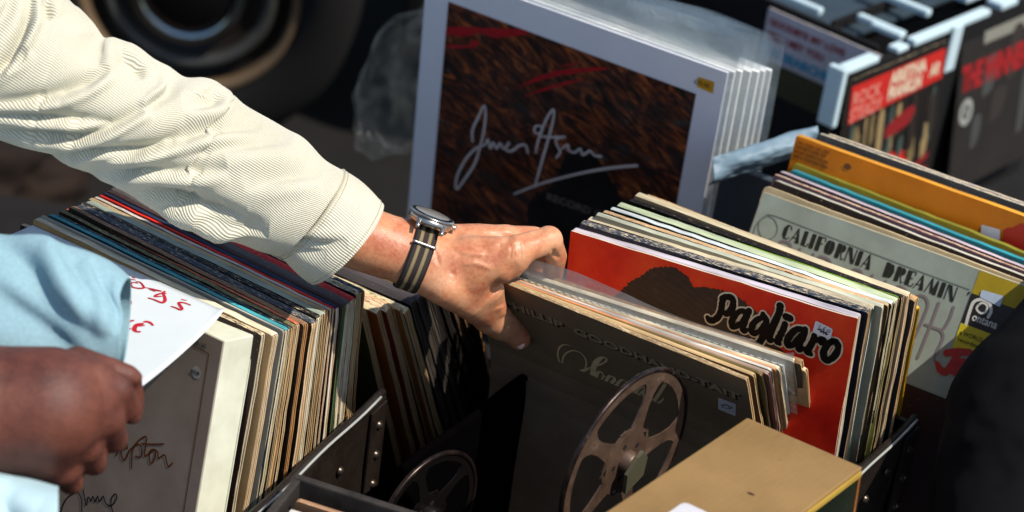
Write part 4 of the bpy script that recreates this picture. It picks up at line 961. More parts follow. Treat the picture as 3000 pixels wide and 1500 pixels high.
text_obj('label_text', 'a WORLD PACIFIC', black, es, .2585, .2425, .0068, y=-.0012, sx=.86)
text_obj('label_text', 'recording', black, es, .2590, .2350, .0066, y=-.0012, sx=.9)
pw = flat('white_print', 'c4c6bc', .5)
text_obj('label_name', 'ontana', pw, es, .2655, .2612, .0125, y=-.0010, bold=.0002, sx=.82)
ink('label_emblem', INK_OMEGA, pw, es, y=-.0010)
tag_poly('price_sticker', INK_ESTK, flat('blue_white_sticker', 'a9b8c8', .5), es, y=-.0014)
poly_flat('dark_picture', [(.0, .0), (.315, .0), (.315, .1715), (.0, .1735)], paper('2c120c', scuff=.1), es, y=-.0004)

# orange sleeve
osv = SLEEVES['E07']
tag_poly('price_sticker', INK_OSTK, white_st, osv, y=-.0005)
small = flat('brown_small_print', '6a3a0c', .5)
x0, z1 = min(p[0] for p in INK_OTXT), max(p[1] for p in INK_OTXT)
for i, tx in enumerate(('THIS STEREO RECORD', 'CAN BE PLAYED ON', 'MONO REPRODUCERS', 'WITH A SUITABLE ARM')):
    text_obj('small_print', tx, small, osv, x0, z1 - .006 - i * .0058, .0055, y=-.0005, bold=.0001, sx=.75)
vs, fs = lathe([(.0001, 0), (.0045, 0)], 20)
eye = link('eye_mark', mesh('eye_mark', [(v[0] + x0 + .066, -.0005, v[1] * .8 + z1 - .012) for v in vs], fs), osv, [small])
poly_flat('red_print', jag(smooth_poly([(p[0], p[1]) for p in INK_ORED], 5), .004, 9), flat('red_brush_print', 'b02208', .5), osv, y=-.0004)

# ---------------------------------------------------------------- white boxed record set
O, U, Z, L, H, _ = POSES['BOX']
BM = frame(O, U, Z)
TB = .043
boxset = empty('boxed_record_set', mat=BM)
tag(boxset, 'thick cream white boxed record set with battered corners at the front of the left crate', 'record box')
bcream = paper('dde0cc', wear='b9ad8e', amount=.25, rough=.5, scuff=.25)
bface = paper('8a7a6e', wear='4a3e36', amount=.1, rough=.5, scuff=.2)
bm = bmesh.new()
box_bm(bm, 0, L, .0012, TB - .0012, 0, H, 0, bev=.0015)
for v in bm.verts:
    v.co += Vector((noise.noise(v.co * 60), noise.noise(v.co * 60 + Vector((5, 0, 0))), noise.noise(v.co * 60 + Vector((0, 9, 0))))) * .0007
bm_obj('box_sides', bm, boxset, [bcream])
bm = bmesh.new(); box_bm(bm, .0008, L - .0012, 0, .0011, .001, H - .001, 0, bev=.0003); bm_obj('front_cover', bm, boxset, [bface])
bm = bmesh.new(); box_bm(bm, -.001, L + .001, TB - .0011, TB, .0, H + .001, 0, bev=.0003); bm_obj('back_cover', bm, boxset, [bcream])
copper, t, b = nodes_of('copper_foil')
b.inputs['Base Color'].default_value = rgb('8a4a26'); b.inputs['Metallic'].default_value = .8; b.inputs['Roughness'].default_value = .4
kx = L
ink('copper_border', [(.0013, [(.02, .3015), (.3040, .3015), (.3050, .0)])], copper, boxset, smooth=False)
ink('copper_signature', INK_APTON, copper, boxset, y=-.0004)
ink('pen_signature', INK_FUSE, flat('black_pen', '14120f', .5), boxset, y=-.0004)
text_obj('catalogue_number', 'STEREO 2658 142', flat('grey_print', '3c3632', .5), boxset, .2575, .3048, .0068, y=-.0004, sx=.82)
sx_, sz_ = INK_BSTK[0]
vs, fs = lathe([(.00001, 0), (.0062, 0)], 24)
link('round_sticker', mesh('round_sticker', [(v[0] + sx_, -.0004, v[1] + sz_) for v in vs], fs), boxset, [flat('pale_round_sticker', '9a948e', .4)])
text_obj('sticker_price', '£35.00', pen, boxset, sx_ - .0062, sz_ - .0015, .0048, y=-.0007, sx=.8)

# ---------------------------------------------------------------- sheet of paper with red marker writing
def grid_surface(name, f, nu, nv, m, parent=None, thick=0, smooth=True):
    vs = [f(i / nu, j / nv) for j in range(nv + 1) for i in range(nu + 1)]
    fs = [(j * (nu + 1) + i, j * (nu + 1) + i + 1, (j + 1) * (nu + 1) + i + 1, (j + 1) * (nu + 1) + i) for j in range(nv) for i in range(nu)]
    me = mesh(name, vs, fs, smooth=smooth)
    o = link(name, me, parent, [m])
    if thick:
        md = o.modifiers.new('thickness', 'SOLIDIFY'); md.thickness = thick; md.offset = 0
    return o
PA = Vector((-0.4791, -0.2071, 0.925)); PB = Vector((-.2655, -.3035, .9165)); PC = Vector((-.3085, -.5100, .948)); PD = Vector((-.56, -.37, .955))
def paper_pt(u, v):
    # u along the row of records, v towards the viewer; a gentle sag and a curl at the far right corner
    p = (PA * (1 - u) + PB * u) * (1 - v) + (PD * (1 - u) + PC * u) * v
    p = p.copy()
    p.z += -.006 * sin(pi * v) * (1 - .3 * u) + .003 * sin(pi * 2 * u + 1) * v
    return p
PAPER = plain('white_paper', 'c0c8cc', .7, nscale=12, var=.05, bmp=.1)
def paper_full(u, v):
    p = paper_pt(u, v)
    r = max(0, u + (1 - v) * .25 - 1.20)            # the far corner lifts a little
    if r > 0:
        p.z += r * r * 1.6
    return p
pap = grid_surface('paper_sheet', paper_full, 40, 30, PAPER, None, .0002)
tag(pap, 'white sheet with red marker writing draped over the front of the left records', 'paper')
RED_MARKER = plain('red_marker_ink', 'b01224', .5)
sheet_n = (PD - PA).cross(PB - PA).normalized()
if sheet_n.z < 0: sheet_n = -sheet_n
sheet_n = np.array(sheet_n)
for w, pts in PAPER_STROKES:
    P = [np.array(paper_full(q[0], q[1])) for q in catmull([(p[0], p[1], 0) for p in pts], 5)]
    m = len(P); L_, R_ = [], []
    for i, p in enumerate(P):
        d = P[min(m - 1, i + 1)] - P[max(0, i - 1)]; d = d / (np.linalg.norm(d) + 1e-9)
        s_ = np.cross(sheet_n, d) * w * .5 * (.55 + .45 * sin(pi * min(1, (i + 1.5) / m)))
        L_.append(p + s_ + sheet_n * .0007); R_.append(p - s_ + sheet_n * .0007)
    link('marker_stroke', mesh('marker_stroke', L_ + R_, [(i, m + i, m + i + 1, i + 1) for i in range(m - 1)]), pap, [RED_MARKER])

# ---------------------------------------------------------------- leather cases
leather = bpy.data.materials.new('worn_leather'); leather.use_nodes = True
t = leather.node_tree; b = t.nodes['Principled BSDF']
v = coords(t); n1 = noise_tex(t, v, 22, 6, .65); n2 = noise_tex(t, v, 380, 4, .6)
t.links.new(mixc(t, .6, ramp(t, n1, [(.3, '0e0a09'), (.7, '241c18')]), ramp(t, n2, [(.35, '120e0c'), (.8, '30271f')])), b.inputs['Base Color'])
t.links.new(ramp(t, n1, [(.3, (.32,) * 3), (.7, (.55,) * 3)]), b.inputs['Roughness'])
b.inputs['Specular IOR Level'].default_value = .35
bump(t, b, n2, .35, .0006)
rim_m = bpy.data.materials.new('pale_rim_edge'); rim_m.use_nodes = True
b = rim_m.node_tree.nodes['Principled BSDF']
b.inputs['Base Color'].default_value = rgb('b8bcb6'); b.inputs['Metallic'].default_value = .4; b.inputs['Roughness'].default_value = .4
rivet_m = plain('rivet_metal', '5a5048', .35, metal=.8)

def leather_case(label, N, F, U, height, zrim, bottom_drop, width, name='record_case', strap=True, rim_strip=True, rivets=((.25, .05), (.45, .05), (.65, .05)), far=True, dark=None, near=False, far_h=0):
    """N, F: near and far end of the right wall's rim (world xy). Right wall, back wall, left wall, floor; open top."""
    N = Vector((N[0], N[1], zrim)); F = Vector((F[0], F[1], zrim))
    V = (F - N).normalized(); dep = (F - N).length
    U = Vector((V.y, -V.x, 0))
    M_ = Matrix((U, V, Vector((0, 0, 1)))).transposed().to_4x4(); M_.translation = N - Vector((0, 0, height))
    e = empty(name, mat=M_)
    tag(e, label, 'record case')
    lm = dark or leather
    # local: x 0 = outer face of right wall, y 0..dep, z 0..height
    bm = bmesh.new()
    box_bm(bm, -.007, 0, 0, dep, 0, height - .004, 0, bev=.0015)
    bmesh.ops.subdivide_edges(bm, edges=[e_ for e_ in bm.edges if e_.calc_length() > .05], cuts=12, use_grid_fill=True)
    for v_ in bm.verts:
        v_.co.x += noise.noise(v_.co * 9) * .004
    bm_obj('side_wall', bm, e, [lm])
    bm = bmesh.new(); box_bm(bm, -width + .0, -.0075, dep - .007, dep, 0, height - .006 + far_h, 0, bev=.0015); bm_obj('back_wall', bm, e, [lm])
    bm = bmesh.new(); box_bm(bm, -width - .007, -width - .0005, 0, dep, 0, height - .004, 0, bev=.0015); bm_obj('side_wall', bm, e, [lm])
    bm = bmesh.new(); box_bm(bm, -width, -.0078, 0.003, dep - .008, .002, .008, 0); bm_obj('floor_panel', bm, e, [lm])
    # rolled rim on the right wall
    pts = [Vector((-.0035, y, height - .002 + .0015 * sin(y * 40))) for y in np.linspace(0, dep, 20)]
    vs, fs = tube_mesh(pts, .0048, 10); link('rolled_rim', mesh('rolled_rim', vs, fs, smooth=True), e, [lm])
    if rim_strip:
        pts = [Vector((.0016, y, height + .0012 + .0015 * sin(y * 40))) for y in np.linspace(.05 * dep, dep * .96, 20)]
        vs, fs = tube_mesh(pts, .0015, 6); link('bright_edge', mesh('bright_edge', vs, fs, smooth=True), e, [rim_m])  # thin pale strip along the outer edge of the rim
    if strap:
        bm = bmesh.new(); box_bm(bm, .0015, .0045, dep - .034, dep - .002, 0, height - .008, 0, bev=.001); bm_obj('corner_strap', bm, e, [lm])
        for z in np.arange(.03, height - .01, .037):
            vs, fs = lathe([(0, .004), (.0025, .0036), (.0042, .002), (.0050, 0)], 16)
            o = link('rivet', mesh('rivet', [(v_[2] + .0045, v_[0] + dep - .017, v_[1] + height - z) for v_ in vs], fs, smooth=True), e, [rivet_m])
        for (fy, dz) in rivets:
            vs, fs = lathe([(0, .004), (.0025, .0036), (.0042, .002), (.0050, 0)], 16)
            link('rivet', mesh('rivet', [(v_[2] + .002, v_[0] + dep * fy, v_[1] + height - dz) for v_ in vs], fs, smooth=True), e, [rivet_m])
    return e
Va = Vector((.0874, .2207, 0)).normalized()
caseA = leather_case('worn brown leather case with riveted right side holding the left records', (-.2276, -.528), (-.1084, -.2268), None, .26, .80, 0, .36, far_h=-.05, rivets=((.72, .045), (.42, .04)))
caseR = leather_case('worn brown leather case with riveted corner holding the red sleeve and its neighbours', (.362, -.284), (.4493, -.1354), None, .26, .80, 0, .40, rivets=((.35, .045), (.62, .035)))
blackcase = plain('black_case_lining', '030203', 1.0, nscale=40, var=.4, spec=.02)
caseM = leather_case('plain black case in deep shade holding the slumped middle records', (-.075, -.329), (.0480, -.1060), None, .26, .78, 0, .42, far_h=-.17, strap=False, rim_strip=False, dark=blackcase)
# small grey case at the very front: only its far left corner shows
def corner_case():
    P = Vector((-.1645, -.4385, 0)); U = Vector((.0857, -.0243, 0)).normalized(); V = Vector((-U.y, U.x, 0))
    M_ = Matrix((U, V, Vector((0, 0, 1)))).transposed().to_4x4(); M_.translation = Vector((P.x, P.y, .59))
    e = empty('record_case', mat=M_)
    tag(e, 'grey black edged case cut off by the bottom of the photo, full of pale sleeves', 'record case')
    g = plain('scratched_grey_black', '3a3633', .4, nscale=60, var=.5)
    h = .24
    bm = bmesh.new(); box_bm(bm, -.008, .33, 0, .008, 0, h, 0, bev=.002); bm_obj('back_wall', bm, e, [g])
    bm = bmesh.new(); box_bm(bm, -.008, 0, -.20, -.0005, 0, h, 0, bev=.002); bm_obj('side_wall', bm, e, [g])
    bm = bmesh.new(); box_bm(bm, .33, .338, -.20, .008, 0, h, 0, bev=.002); bm_obj('side_wall', bm, e, [g])
    bm = bmesh.new(); box_bm(bm, .0005, .3295, -.20, -.001, .0, .006, 0); bm_obj('floor_panel', bm, e, [g])
    return M_
MS = corner_case()
cols = [('8a6a50', 'b08868', 'thin sleeve with red brown edge, rearmost in the front grey case'), ('d0ccc4', 'd8d4cc', 'white edged sleeve in the front grey case, behind the pale blue one'),
        ('b8bcc0', 'c8d0d4', 'pale blue white sleeve in the front grey case'), ('a8a49c', 'c8c4b8', 'grey white sleeve with dog eared corner in the front grey case'), ('d8d8d8', 'e0e0dc', 'bright white sleeve in the front grey case, nearest the viewer')]
for i, (cv, ed, lb) in enumerate(cols):
    t_ = .005
    me = sleeve_mesh(.315, .2, t_, 600 + i, .0006, warp=.0004)
    o = link('record_sleeve', me, None, [paper(cv), worn_edge(ed, amount=.4), RAW3, INNER_W])
    o.matrix_world = MS @ Matrix.Translation((.006 - (.0, 0, .006, .004, 0)[i] + .012 * (i > 1) * 0, -.016 - i * .0115, .036 - i * .003)) @ Matrix.Rotation(radians(3 + i), 4, 'X')
    tag(o, lb, 'record sleeve', 'records in the front grey case')

# ---------------------------------------------------------------- gold topped box
GU = Vector((.816, -.573, .083)).normalized(); GV = Vector((.575, .818, -.008)); GV = (GV - GU * GV.dot(GU)).normalized(); GZ = GU.cross(GV)
GM = Matrix((GU, GV, GZ)).transposed().to_4x4()
GH, GW, GL = .30, .124, .32
GM.translation = Vector((.239, -.3666, .92)) - GV * GL - GZ * GH
gold = empty('gold_record_box', mat=GM)
tag(gold, 'box with plain gold brown lid and dark green scratched side in the right foreground', 'record box')
gm, t, b = nodes_of('gold_card')
v = coords(t); n1 = noise_tex(t, v, 9, 5, .6); n2 = noise_tex(t, coords(t, (300, 20, 300)), 2, 4, .6)
c0 = ramp(t, n1, [(.3, '7c5f34'), (.7, '947444')])
c1 = mixc(t, ramp(t, noise_tex(t, v, 150, 5, .8), [(.70, (0,) * 3), (.74, (1,) * 3)]), c0, 'cdb27c')
c1 = mixc(t, ramp(t, noise_tex(t, coords(t, (1, 1, 1)), 35, 6, .8), [(.66, (0,) * 3), (.72, (.6,) * 3)]), c1, '5c4420')
t.links.new(mixc(t, .12, c1, ramp(t, n2, [(.3, '7a5c30'), (.7, 'b89a64')])), b.inputs['Base Color'])
b.inputs['Roughness'].default_value = .55; b.inputs['Metallic'].default_value = .05
bump(t, b, n2, .08, .0005)
bm = bmesh.new(); box_bm(bm, 0, GW, 0, GL, GH - .004, GH, 0, bev=.0012)
bm_obj('lid', bm, gold, [gm])
bm = bmesh.new(); box_bm(bm, .0002, GW - .0004, GL - .0012, GL + .0006, GH - .030, GH - .0042, 0, bev=.0006); bm_obj('lid_flap', bm, gold, [gm])
dg, t, b = nodes_of('scratched_dark_green')
v = coords(t, (1, 3, 14), rot=(.7, 0, 0)); n1 = noise_tex(t, v, 28, 5, .7)
n2 = noise_tex(t, coords(t), 18, 3)
t.links.new(mixc(t, ramp(t, n1, [(.66, (0,) * 3), (.70, (1,) * 3)]), ramp(t, n2, [(.3, '10140e'), (.7, '1c241a')]), '5f6a58'), b.inputs['Base Color'])
b.inputs['Roughness'].default_value = .35
bm = bmesh.new(); box_bm(bm, .001, GW - .0015, .0015, GL - .0015, 0, GH - .0041, 0, bev=.001)
bm_obj('box_body', bm, gold, [dg])
ed = plain('copper_edge_tape', 'a0683a', .4, metal=.3)
bm = bmesh.new(); box_bm(bm, GW - .0035, GW + .0004, GL - .0035, GL + .0004, .0, GH - .0042, 0, bev=.0008); bm_obj('corner_edging', bm, gold, [ed])
bm = bmesh.new(); box_bm(bm, GW - .0012, GW + .0010, 0, GL, GH - .010, GH - .0042, 0, bev=.0008); bm_obj('lid_lip', bm, gold, [plain('ochre_lip', 'a88a3c', .45)])
vs, fs = lathe([(.00001, 0), (.0024, 0)], 12)
link('dark_mark', mesh('dark_mark', [(v[0] * 1.6 + .0753, v[1] * .7 + .2102, GH + .0003) for v in vs], fs), gold, [plain('brown_mark', '3a2412', .7)])  # small flat dark oval on the lid
# white sticker on the lid, mostly below the frame
sp = [(.040, .118), (.067, .118), (.067, .158), (.040, .158)]
vs = []
for i, p in enumerate(sp):
    a = Vector(sp[i - 1]) - Vector(p); b2 = Vector(sp[(i + 1) % 4]) - Vector(p); a.normalize(); b2.normalize()
    for k in range(5):
        tt = k / 4
        q = (Vector(p) + a * .006) * (1 - tt) ** 2 + Vector(p) * 2 * tt * (1 - tt) + (Vector(p) + b2 * .006) * tt * tt
        vs.append((q.x, q.y, GH + .0004))
link('white_sticker', mesh('white_sticker', vs, [tuple(range(len(vs)))]), gold, [white_st])

# ---------------------------------------------------------------- film reels
reel_m, t, b = nodes_of('tarnished_copper_steel')
v = coords(t); n1 = noise_tex(t, v, 40, 6, .7)
t.links.new(ramp(t, n1, [(.3, '3e2e26'), (.6, '624e40'), (.8, '948070')]), b.inputs['Base Color'])
b.inputs['Metallic'].default_value = .35; b.inputs['Roughness'].default_value = .45
bump(t, b, n1, .2, .0008)
rimsteel, t, b = nodes_of('dark_reel_rim')
n1 = noise_tex(t, coords(t), 60, 5, .7)
t.links.new(ramp(t, n1, [(.35, '1c1614'), (.6, '3a2e2a'), (.75, '9a9a92')]), b.inputs['Base Color'])
b.inputs['Metallic'].default_value = .7; b.inputs['Roughness'].default_value = .3
def reel(C_, r, hd, label, spin=0, mat=reel_m, latch=True):
    h = radians(hd)
    V = Vector((cos(h), sin(h), 0)); U = Vector((sin(h), -cos(h), 0))
    # local z = U (face normal to the right), local x = V
    M_ = Matrix((V, Vector((0, 0, 1)), V.cross(Vector((0, 0, 1))))).transposed().to_4x4(); M_.translation = C_
    e = empty('film_reel', mat=M_)
    tag(e, label, 'film reel', 'metal film reels')
    path = [Vector((r * cos(a), r * sin(a), 0)) for a in np.linspace(0, 2 * pi, 73)[:-1]]
    vs, fs = tube_mesh(path, .0026, 8, closed=True); link('outer_rim', mesh('outer_rim', vs, fs, smooth=True), e, [rimsteel])
    # flange with five cut windows: annulus + hub + spokes, one plate
    bm = bmesh.new()
    th = .0008
    def plate(pts, z0=0):
        a = [bm.verts.new((p[0], p[1], z0 + th)) for p in pts]; b_ = [bm.verts.new((p[0], p[1], z0 - th)) for p in pts]
        bm.faces.new(a); bm.faces.new(b_[::-1])
        for i in range(len(pts)):
            j = (i + 1) % len(pts); bm.faces.new((a[i], b_[i], b_[j], a[j]))
    n = 72
    for i in range(n):
        a0, a1 = 2 * pi * i / n, 2 * pi * (i + 1) / n
        plate([(r * .875 * cos(a0), r * .875 * sin(a0)), (r * .985 * cos(a0), r * .985 * sin(a0)), (r * .985 * cos(a1), r * .985 * sin(a1)), (r * .875 * cos(a1), r * .875 * sin(a1))])
    K = 5
    for k in range(K):
        a = spin + 2 * pi * k / K
        prof = [(.30, .30), (.36, .12), (.44, .10), (.6, .078), (.74, .088), (.82, .13), (.87, .19)]
        L_ = [(p[0] * r, p[1] * r * .9) for p in prof]
        for s0, s1 in zip(L_[:-1], L_[1:]):
            q = [(s0[0], -s0[1]), (s1[0], -s1[1]), (s1[0], s1[1]), (s0[0], s0[1])]
            plate([(x * cos(a) - y * sin(a), x * sin(a) + y * cos(a)) for x, y in q], .00002 * k)
    hub = []
    for i in range(60):
        a = 2 * pi * i / 60
        rr = r * (.36 + .035 * cos(K * (a - spin)))
        hub.append((rr * cos(a), rr * sin(a)))
    plate(hub, .0002)
    bm_obj('flange', bm, e, [mat])
    for k in range(K):
        a = spin + 2 * pi * (k + .5) / K
        vs, fs = lathe([(0, .0014), (.0022, .0014), (.003, .0012)], 12)
        link('hole', mesh('hole', [(v_[0] + r * .2 * cos(a), v_[1] + r * .2 * sin(a), v_[2]) for v_ in vs], fs), e, [GAP])
    vs, fs = lathe([(.0, .012), (.010, .012), (.012, .010), (.012, -.006)], 24)
    link('spindle_boss', mesh('spindle_boss', vs, fs, smooth=True), e, [mat])
    if latch:
        bm = bmesh.new()
        P = [(-.014, -.024), (.012, -.014), (.014, .006), (.006, .016), (-.002, .012), (-.016, -.002)]
        a = [bm.verts.new((p[0], p[1], .016)) for p in P]; b_ = [bm.verts.new((p[0], p[1], .012)) for p in P]
        bm.faces.new(a); bm.faces.new(b_[::-1])
        for i in range(len(P)):
            j = (i + 1) % len(P); bm.faces.new((a[i], b_[i], b_[j], a[j]))
        bm_obj('latch_plate', bm, e, [plain('dull_brass', '5e5c4a', .45, metal=.4)])
    return e
reel(Vector((.133, -.370, .855)), .0955, 54, 'copper brown metal film reel leaning in front of the dark script titled sleeve', spin=1.25)
darkreel = plain('shaded_steel', '171414', .4, metal=.5)  # near-black tone puts the deep shade into this reel's colour
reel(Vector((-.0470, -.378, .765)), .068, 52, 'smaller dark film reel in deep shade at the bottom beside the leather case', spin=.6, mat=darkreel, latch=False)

# ---------------------------------------------------------------- implicit bodies: limbs as rounded cones melted together
def sdf_mesh(chains, lo, hi, h, k=.006, groups=None, creases=(), noise_amp=0):
    """groups: list of (k, [chain names]) melted with k inside the group, groups joined with a small k"""
    nx, ny, nz = [int((hi[i] - lo[i]) / h) + 1 for i in range(3)]
    X = (lo[0] + np.arange(nx) * h).astype(np.float32)[:, None, None]
    Y = (lo[1] + np.arange(ny) * h).astype(np.float32)[None, :, None]
    Z = (lo[2] + np.arange(nz) * h).astype(np.float32)[None, None, :]
    def chain_d(ch, sub):
        x, y, z = sub
        D = None
        for a, b in zip(ch[:-1], ch[1:]):
            ax, ay, az, ra = a; bx, by, bz, rb = b
            ux, uy, uz = bx - ax, by - ay, bz - az
            ll = ux * ux + uy * uy + uz * uz + 1e-12
            t = np.clip(((x - ax) * ux + (y - ay) * uy + (z - az) * uz) / ll, 0, 1)
            d = np.sqrt((x - ax - ux * t) ** 2 + (y - ay - uy * t) ** 2 + (z - az - uz * t) ** 2) - (ra + (rb - ra) * t)
            D = d if D is None else np.minimum(D, d)
        return D
    def smin(a, b, k_):
        hh = np.clip(.5 + .5 * (b - a) / k_, 0, 1)
        return b + (a - b) * hh - k_ * hh * (1 - hh)
    total = None
    for k_, names, kj in groups:
        G = None
        for nme in names:
            d = chain_d(chains[nme], (X, Y, Z))
            G = d if G is None else smin(G, d, k_)
        total = G if total is None else smin(total, G, kj)
    if creases:
        # creases are cut only where the surface faces the viewer's side (small z)
        xx, yy = X[:, :, 0], Y[:, :, 0]
        off = np.zeros((nx, ny), np.float32)
        for dep, w, pts in creases:
            best = np.full((nx, ny), 9., np.float32); tt = np.zeros((nx, ny), np.float32)
            m = len(pts) - 1
            for i, (a, b) in enumerate(zip(pts[:-1], pts[1:])):
                ux, uy = b[0] - a[0], b[1] - a[1]; ll = ux * ux + uy * uy + 1e-12
                t_ = np.clip(((xx - a[0]) * ux + (yy - a[1]) * uy) / ll, 0, 1)
                d = np.hypot(xx - a[0] - ux * t_, yy - a[1] - uy * t_)
                c_ = d < best
                best = np.where(c_, d, best); tt = np.where(c_, (i + t_) / m, tt)
            off += dep * np.exp(-(best / w) ** 2) * np.clip(np.minimum(tt, 1 - tt) * 5 + .15, 0, 1)
        total = total + off[:, :, None]
    return total.astype(np.float32), (X, Y, Z)

def surface_nets(F, lo, h):
    S = F < 0
    c = np.zeros(tuple(n - 1 for n in F.shape), np.int8)
    for i in (0, 1):
        for j in (0, 1):
            for k in (0, 1):
                c += S[i:S.shape[0] - 1 + i, j:S.shape[1] - 1 + j, k:S.shape[2] - 1 + k]
    act = (c > 0) & (c < 8)
    idx = np.argwhere(act)
    vid = -np.ones(act.shape, np.int64); vid[act] = np.arange(len(idx))
    acc = np.zeros((len(idx), 3)); cnt = np.zeros(len(idx))
    cor = [(i, j, k) for i in (0, 1) for j in (0, 1) for k in (0, 1)]
    for a in cor:
        for ax in range(3):
            if a[ax]: continue
            b = list(a); b[ax] = 1
            fa = F[idx[:, 0] + a[0], idx[:, 1] + a[1], idx[:, 2] + a[2]]
            fb = F[idx[:, 0] + b[0], idx[:, 1] + b[1], idx[:, 2] + b[2]]
            m = (fa < 0) != (fb < 0)
            t = np.where(m, fa / np.where(m, fa - fb, 1), 0)
            p = np.zeros((len(idx), 3)); p += np.array(a); p[:, ax] += t
            acc[m] += p[m]; cnt[m] += 1
    V = (idx + acc / cnt[:, None]) * h + np.array(lo)
    faces = []
    for ax in range(3):
        o = [i for i in range(3) if i != ax]
        sl = [slice(1, -1)] * 3; sl[ax] = slice(0, -1)
        sl2 = list(sl); sl2[ax] = slice(1, None)
        A = S[tuple(sl)]; B = S[tuple(sl2)]
        e = np.argwhere(A != B)
        off = np.array([1, 1, 1]); off[ax] = 0
        e = e + off
        aa = S[e[:, 0], e[:, 1], e[:, 2]]
        q = []
        for (u, v) in ((0, 0), (1, 0), (1, 1), (0, 1)):
            p = e.copy(); p[:, o[0]] -= u; p[:, o[1]] -= v
            q.append(vid[p[:, 0], p[:, 1], p[:, 2]])
        q = np.stack(q, 1)
        flip = aa ^ (ax == 1)
        q[flip] = q[flip][:, ::-1]
        faces.append(q)
    return V, np.concatenate(faces)

def smooth_mesh(V, Fc, it=2, lam=.5):
    E = np.concatenate([Fc[:, [0, 1]], Fc[:, [1, 2]], Fc[:, [2, 3]], Fc[:, [3, 0]]])
    E = np.concatenate([E, E[:, ::-1]])
    deg = np.bincount(E[:, 0], minlength=len(V))[:, None]
    for _ in range(it):
        S_ = np.stack([np.bincount(E[:, 0], weights=V[E[:, 1], i], minlength=len(V)) for i in range(3)], 1)
        V = V + lam * (S_ / deg - V)
    return V

def skin(name, c1, c2, c3, spots=.3, sss=.12, rough=.42):
    m, t, b = nodes_of(name)
    v = coords(t)
    n1 = noise_tex(t, v, 28, 4, .6); n2 = noise_tex(t, v, 260, 4, .6)
    col = ramp(t, n1, [(.30, c2), (.5, c1), (.75, c3)])
    col = mixc(t, .25, col, ramp(t, n2, [(.35, c2), (.65, c3)]))
    t.links.new(col, b.inputs['Base Color'])
    b.inputs['Roughness'].default_value = rough
    b.inputs['Subsurface Weight'].default_value = sss
    b.inputs['Subsurface Radius'].default_value = (1, .35, .2)
    b.inputs['Subsurface Scale'].default_value = .006
    vo = nd(t, 'ShaderNodeTexVoronoi'); vo.inputs['Scale'].default_value = 900
    t.links.new(v, vo.inputs['Vector'])
    m2 = nd(t, 'ShaderNodeMath', operation='MULTIPLY_ADD'); m2.inputs[1].default_value = .6
    t.links.new(vo.outputs['Distance'], m2.inputs[0]); t.links.new(n2, m2.inputs[2])
    bump(t, b, m2.outputs[0], .35, .0006)
    return m

AM = Matrix((camR, camU, fwd)).transposed().to_4x4()      # right, up, away
AM.translation = WRIST
person = empty('person', WRIST - camR * .6 + camU * .3)
tag(person, 'person in a cream corduroy jacket reaching from the left to flip through the records', 'person')
H_ = .0012
lo, hi = (-.150, -.125, -.075), (.160, .075, .19)
groups = [(.012, ['forearm', 'meta_middle', 'meta_index', 'meta_ring', 'thenar', 'web', 'pad'], .01), (.006, ['thumb'], .009), (.004, ['index', 'index_mid'], .006),
          (.004, ['middle', 'middle_mid'], .004), (.004, ['ring', 'ring_mid'], .004), (.004, ['little', 'little_mid'], .004)]
Fd, _g = sdf_mesh(HAND, lo, hi, H_, groups=groups, creases=CREASES)
Vh, Fh = surface_nets(Fd, lo, H_)
Vh = smooth_mesh(Vh, Fh, 2)
def world_verts(V, M_):
    A = np.array(M_)[:3, :3]; return V @ A.T + np.array(M_.translation)
HANDF = (Fd, lo, H_)
def sdf_at(p):
    q = [(p[i] - lo[i]) / H_ for i in range(3)]
    i0 = [min(max(int(math.floor(a)), 0), Fd.shape[k] - 2) for k, a in enumerate(q)]
    f = [q[k] - i0[k] for k in range(3)]
    s = 0
    for a in (0, 1):
        for b_ in (0, 1):
            for c_ in (0, 1):
                s += Fd[i0[0] + a, i0[1] + b_, i0[2] + c_] * (f[0] if a else 1 - f[0]) * (f[1] if b_ else 1 - f[1]) * (f[2] if c_ else 1 - f[2])
    return float(s)
me = mesh('body', world_verts(Vh, AM) - np.array(person.location), [tuple(q) for q in Fh.tolist()], smooth=True)
SK = skin('pale_skin', 'c4845e', 'a65436', 'd2a47e')
body = link('body', me, person, [SK])
# thumb nail
nb = Vector(NAIL)
def nail(cx, cy, cz, ax_u, ax_v, nrm, wu, wv, mat, parent):
    vs = []
    n = 10
    for j in range(n + 1):
        for i in range(n + 1):
            u = i / n * 2 - 1; v = j / n * 2 - 1
            s = 1 - .12 * v * v * (1 if v < 0 else .6)
            k = sqrt(max(0, 1 - .35 * abs(u) ** 3))
            p = Vector((cx, cy, cz)) + ax_u * (u * wu * s) + ax_v * (v * wv * k) - nrm * (u * u * wu * .55 + v * v * wv * .08)
            vs.append(p)
    fs = [(j * (n + 1) + i, j * (n + 1) + i + 1, (j + 1) * (n + 1) + i + 1, (j + 1) * (n + 1) + i) for j in range(n) for i in range(n)]
    ws = [AM @ v - parent.location for v in vs]
    return link('thumbnail', mesh('thumbnail', ws, fs, smooth=True), parent, [mat])
a_v = Vector((.80, -.60, .25)).normalized()
nn = Vector((-.25, -.45, -.86)); nn = (nn - a_v * nn.dot(a_v)).normalized()
a_u = a_v.cross(nn).normalized()
cen = Vector(HAND['thumb'][3][:3])
best = None
p = cen.copy()
for _ in range(60):
    if sdf_at(p) > -.0002: break
    p += nn * .0005
nail(p.x - .0015, p.y + .0015, p.z - .0002, a_u, a_v, nn, .0070, .0078, plain('nail', 'ecc8b4', .25, nscale=200, var=.05), person)

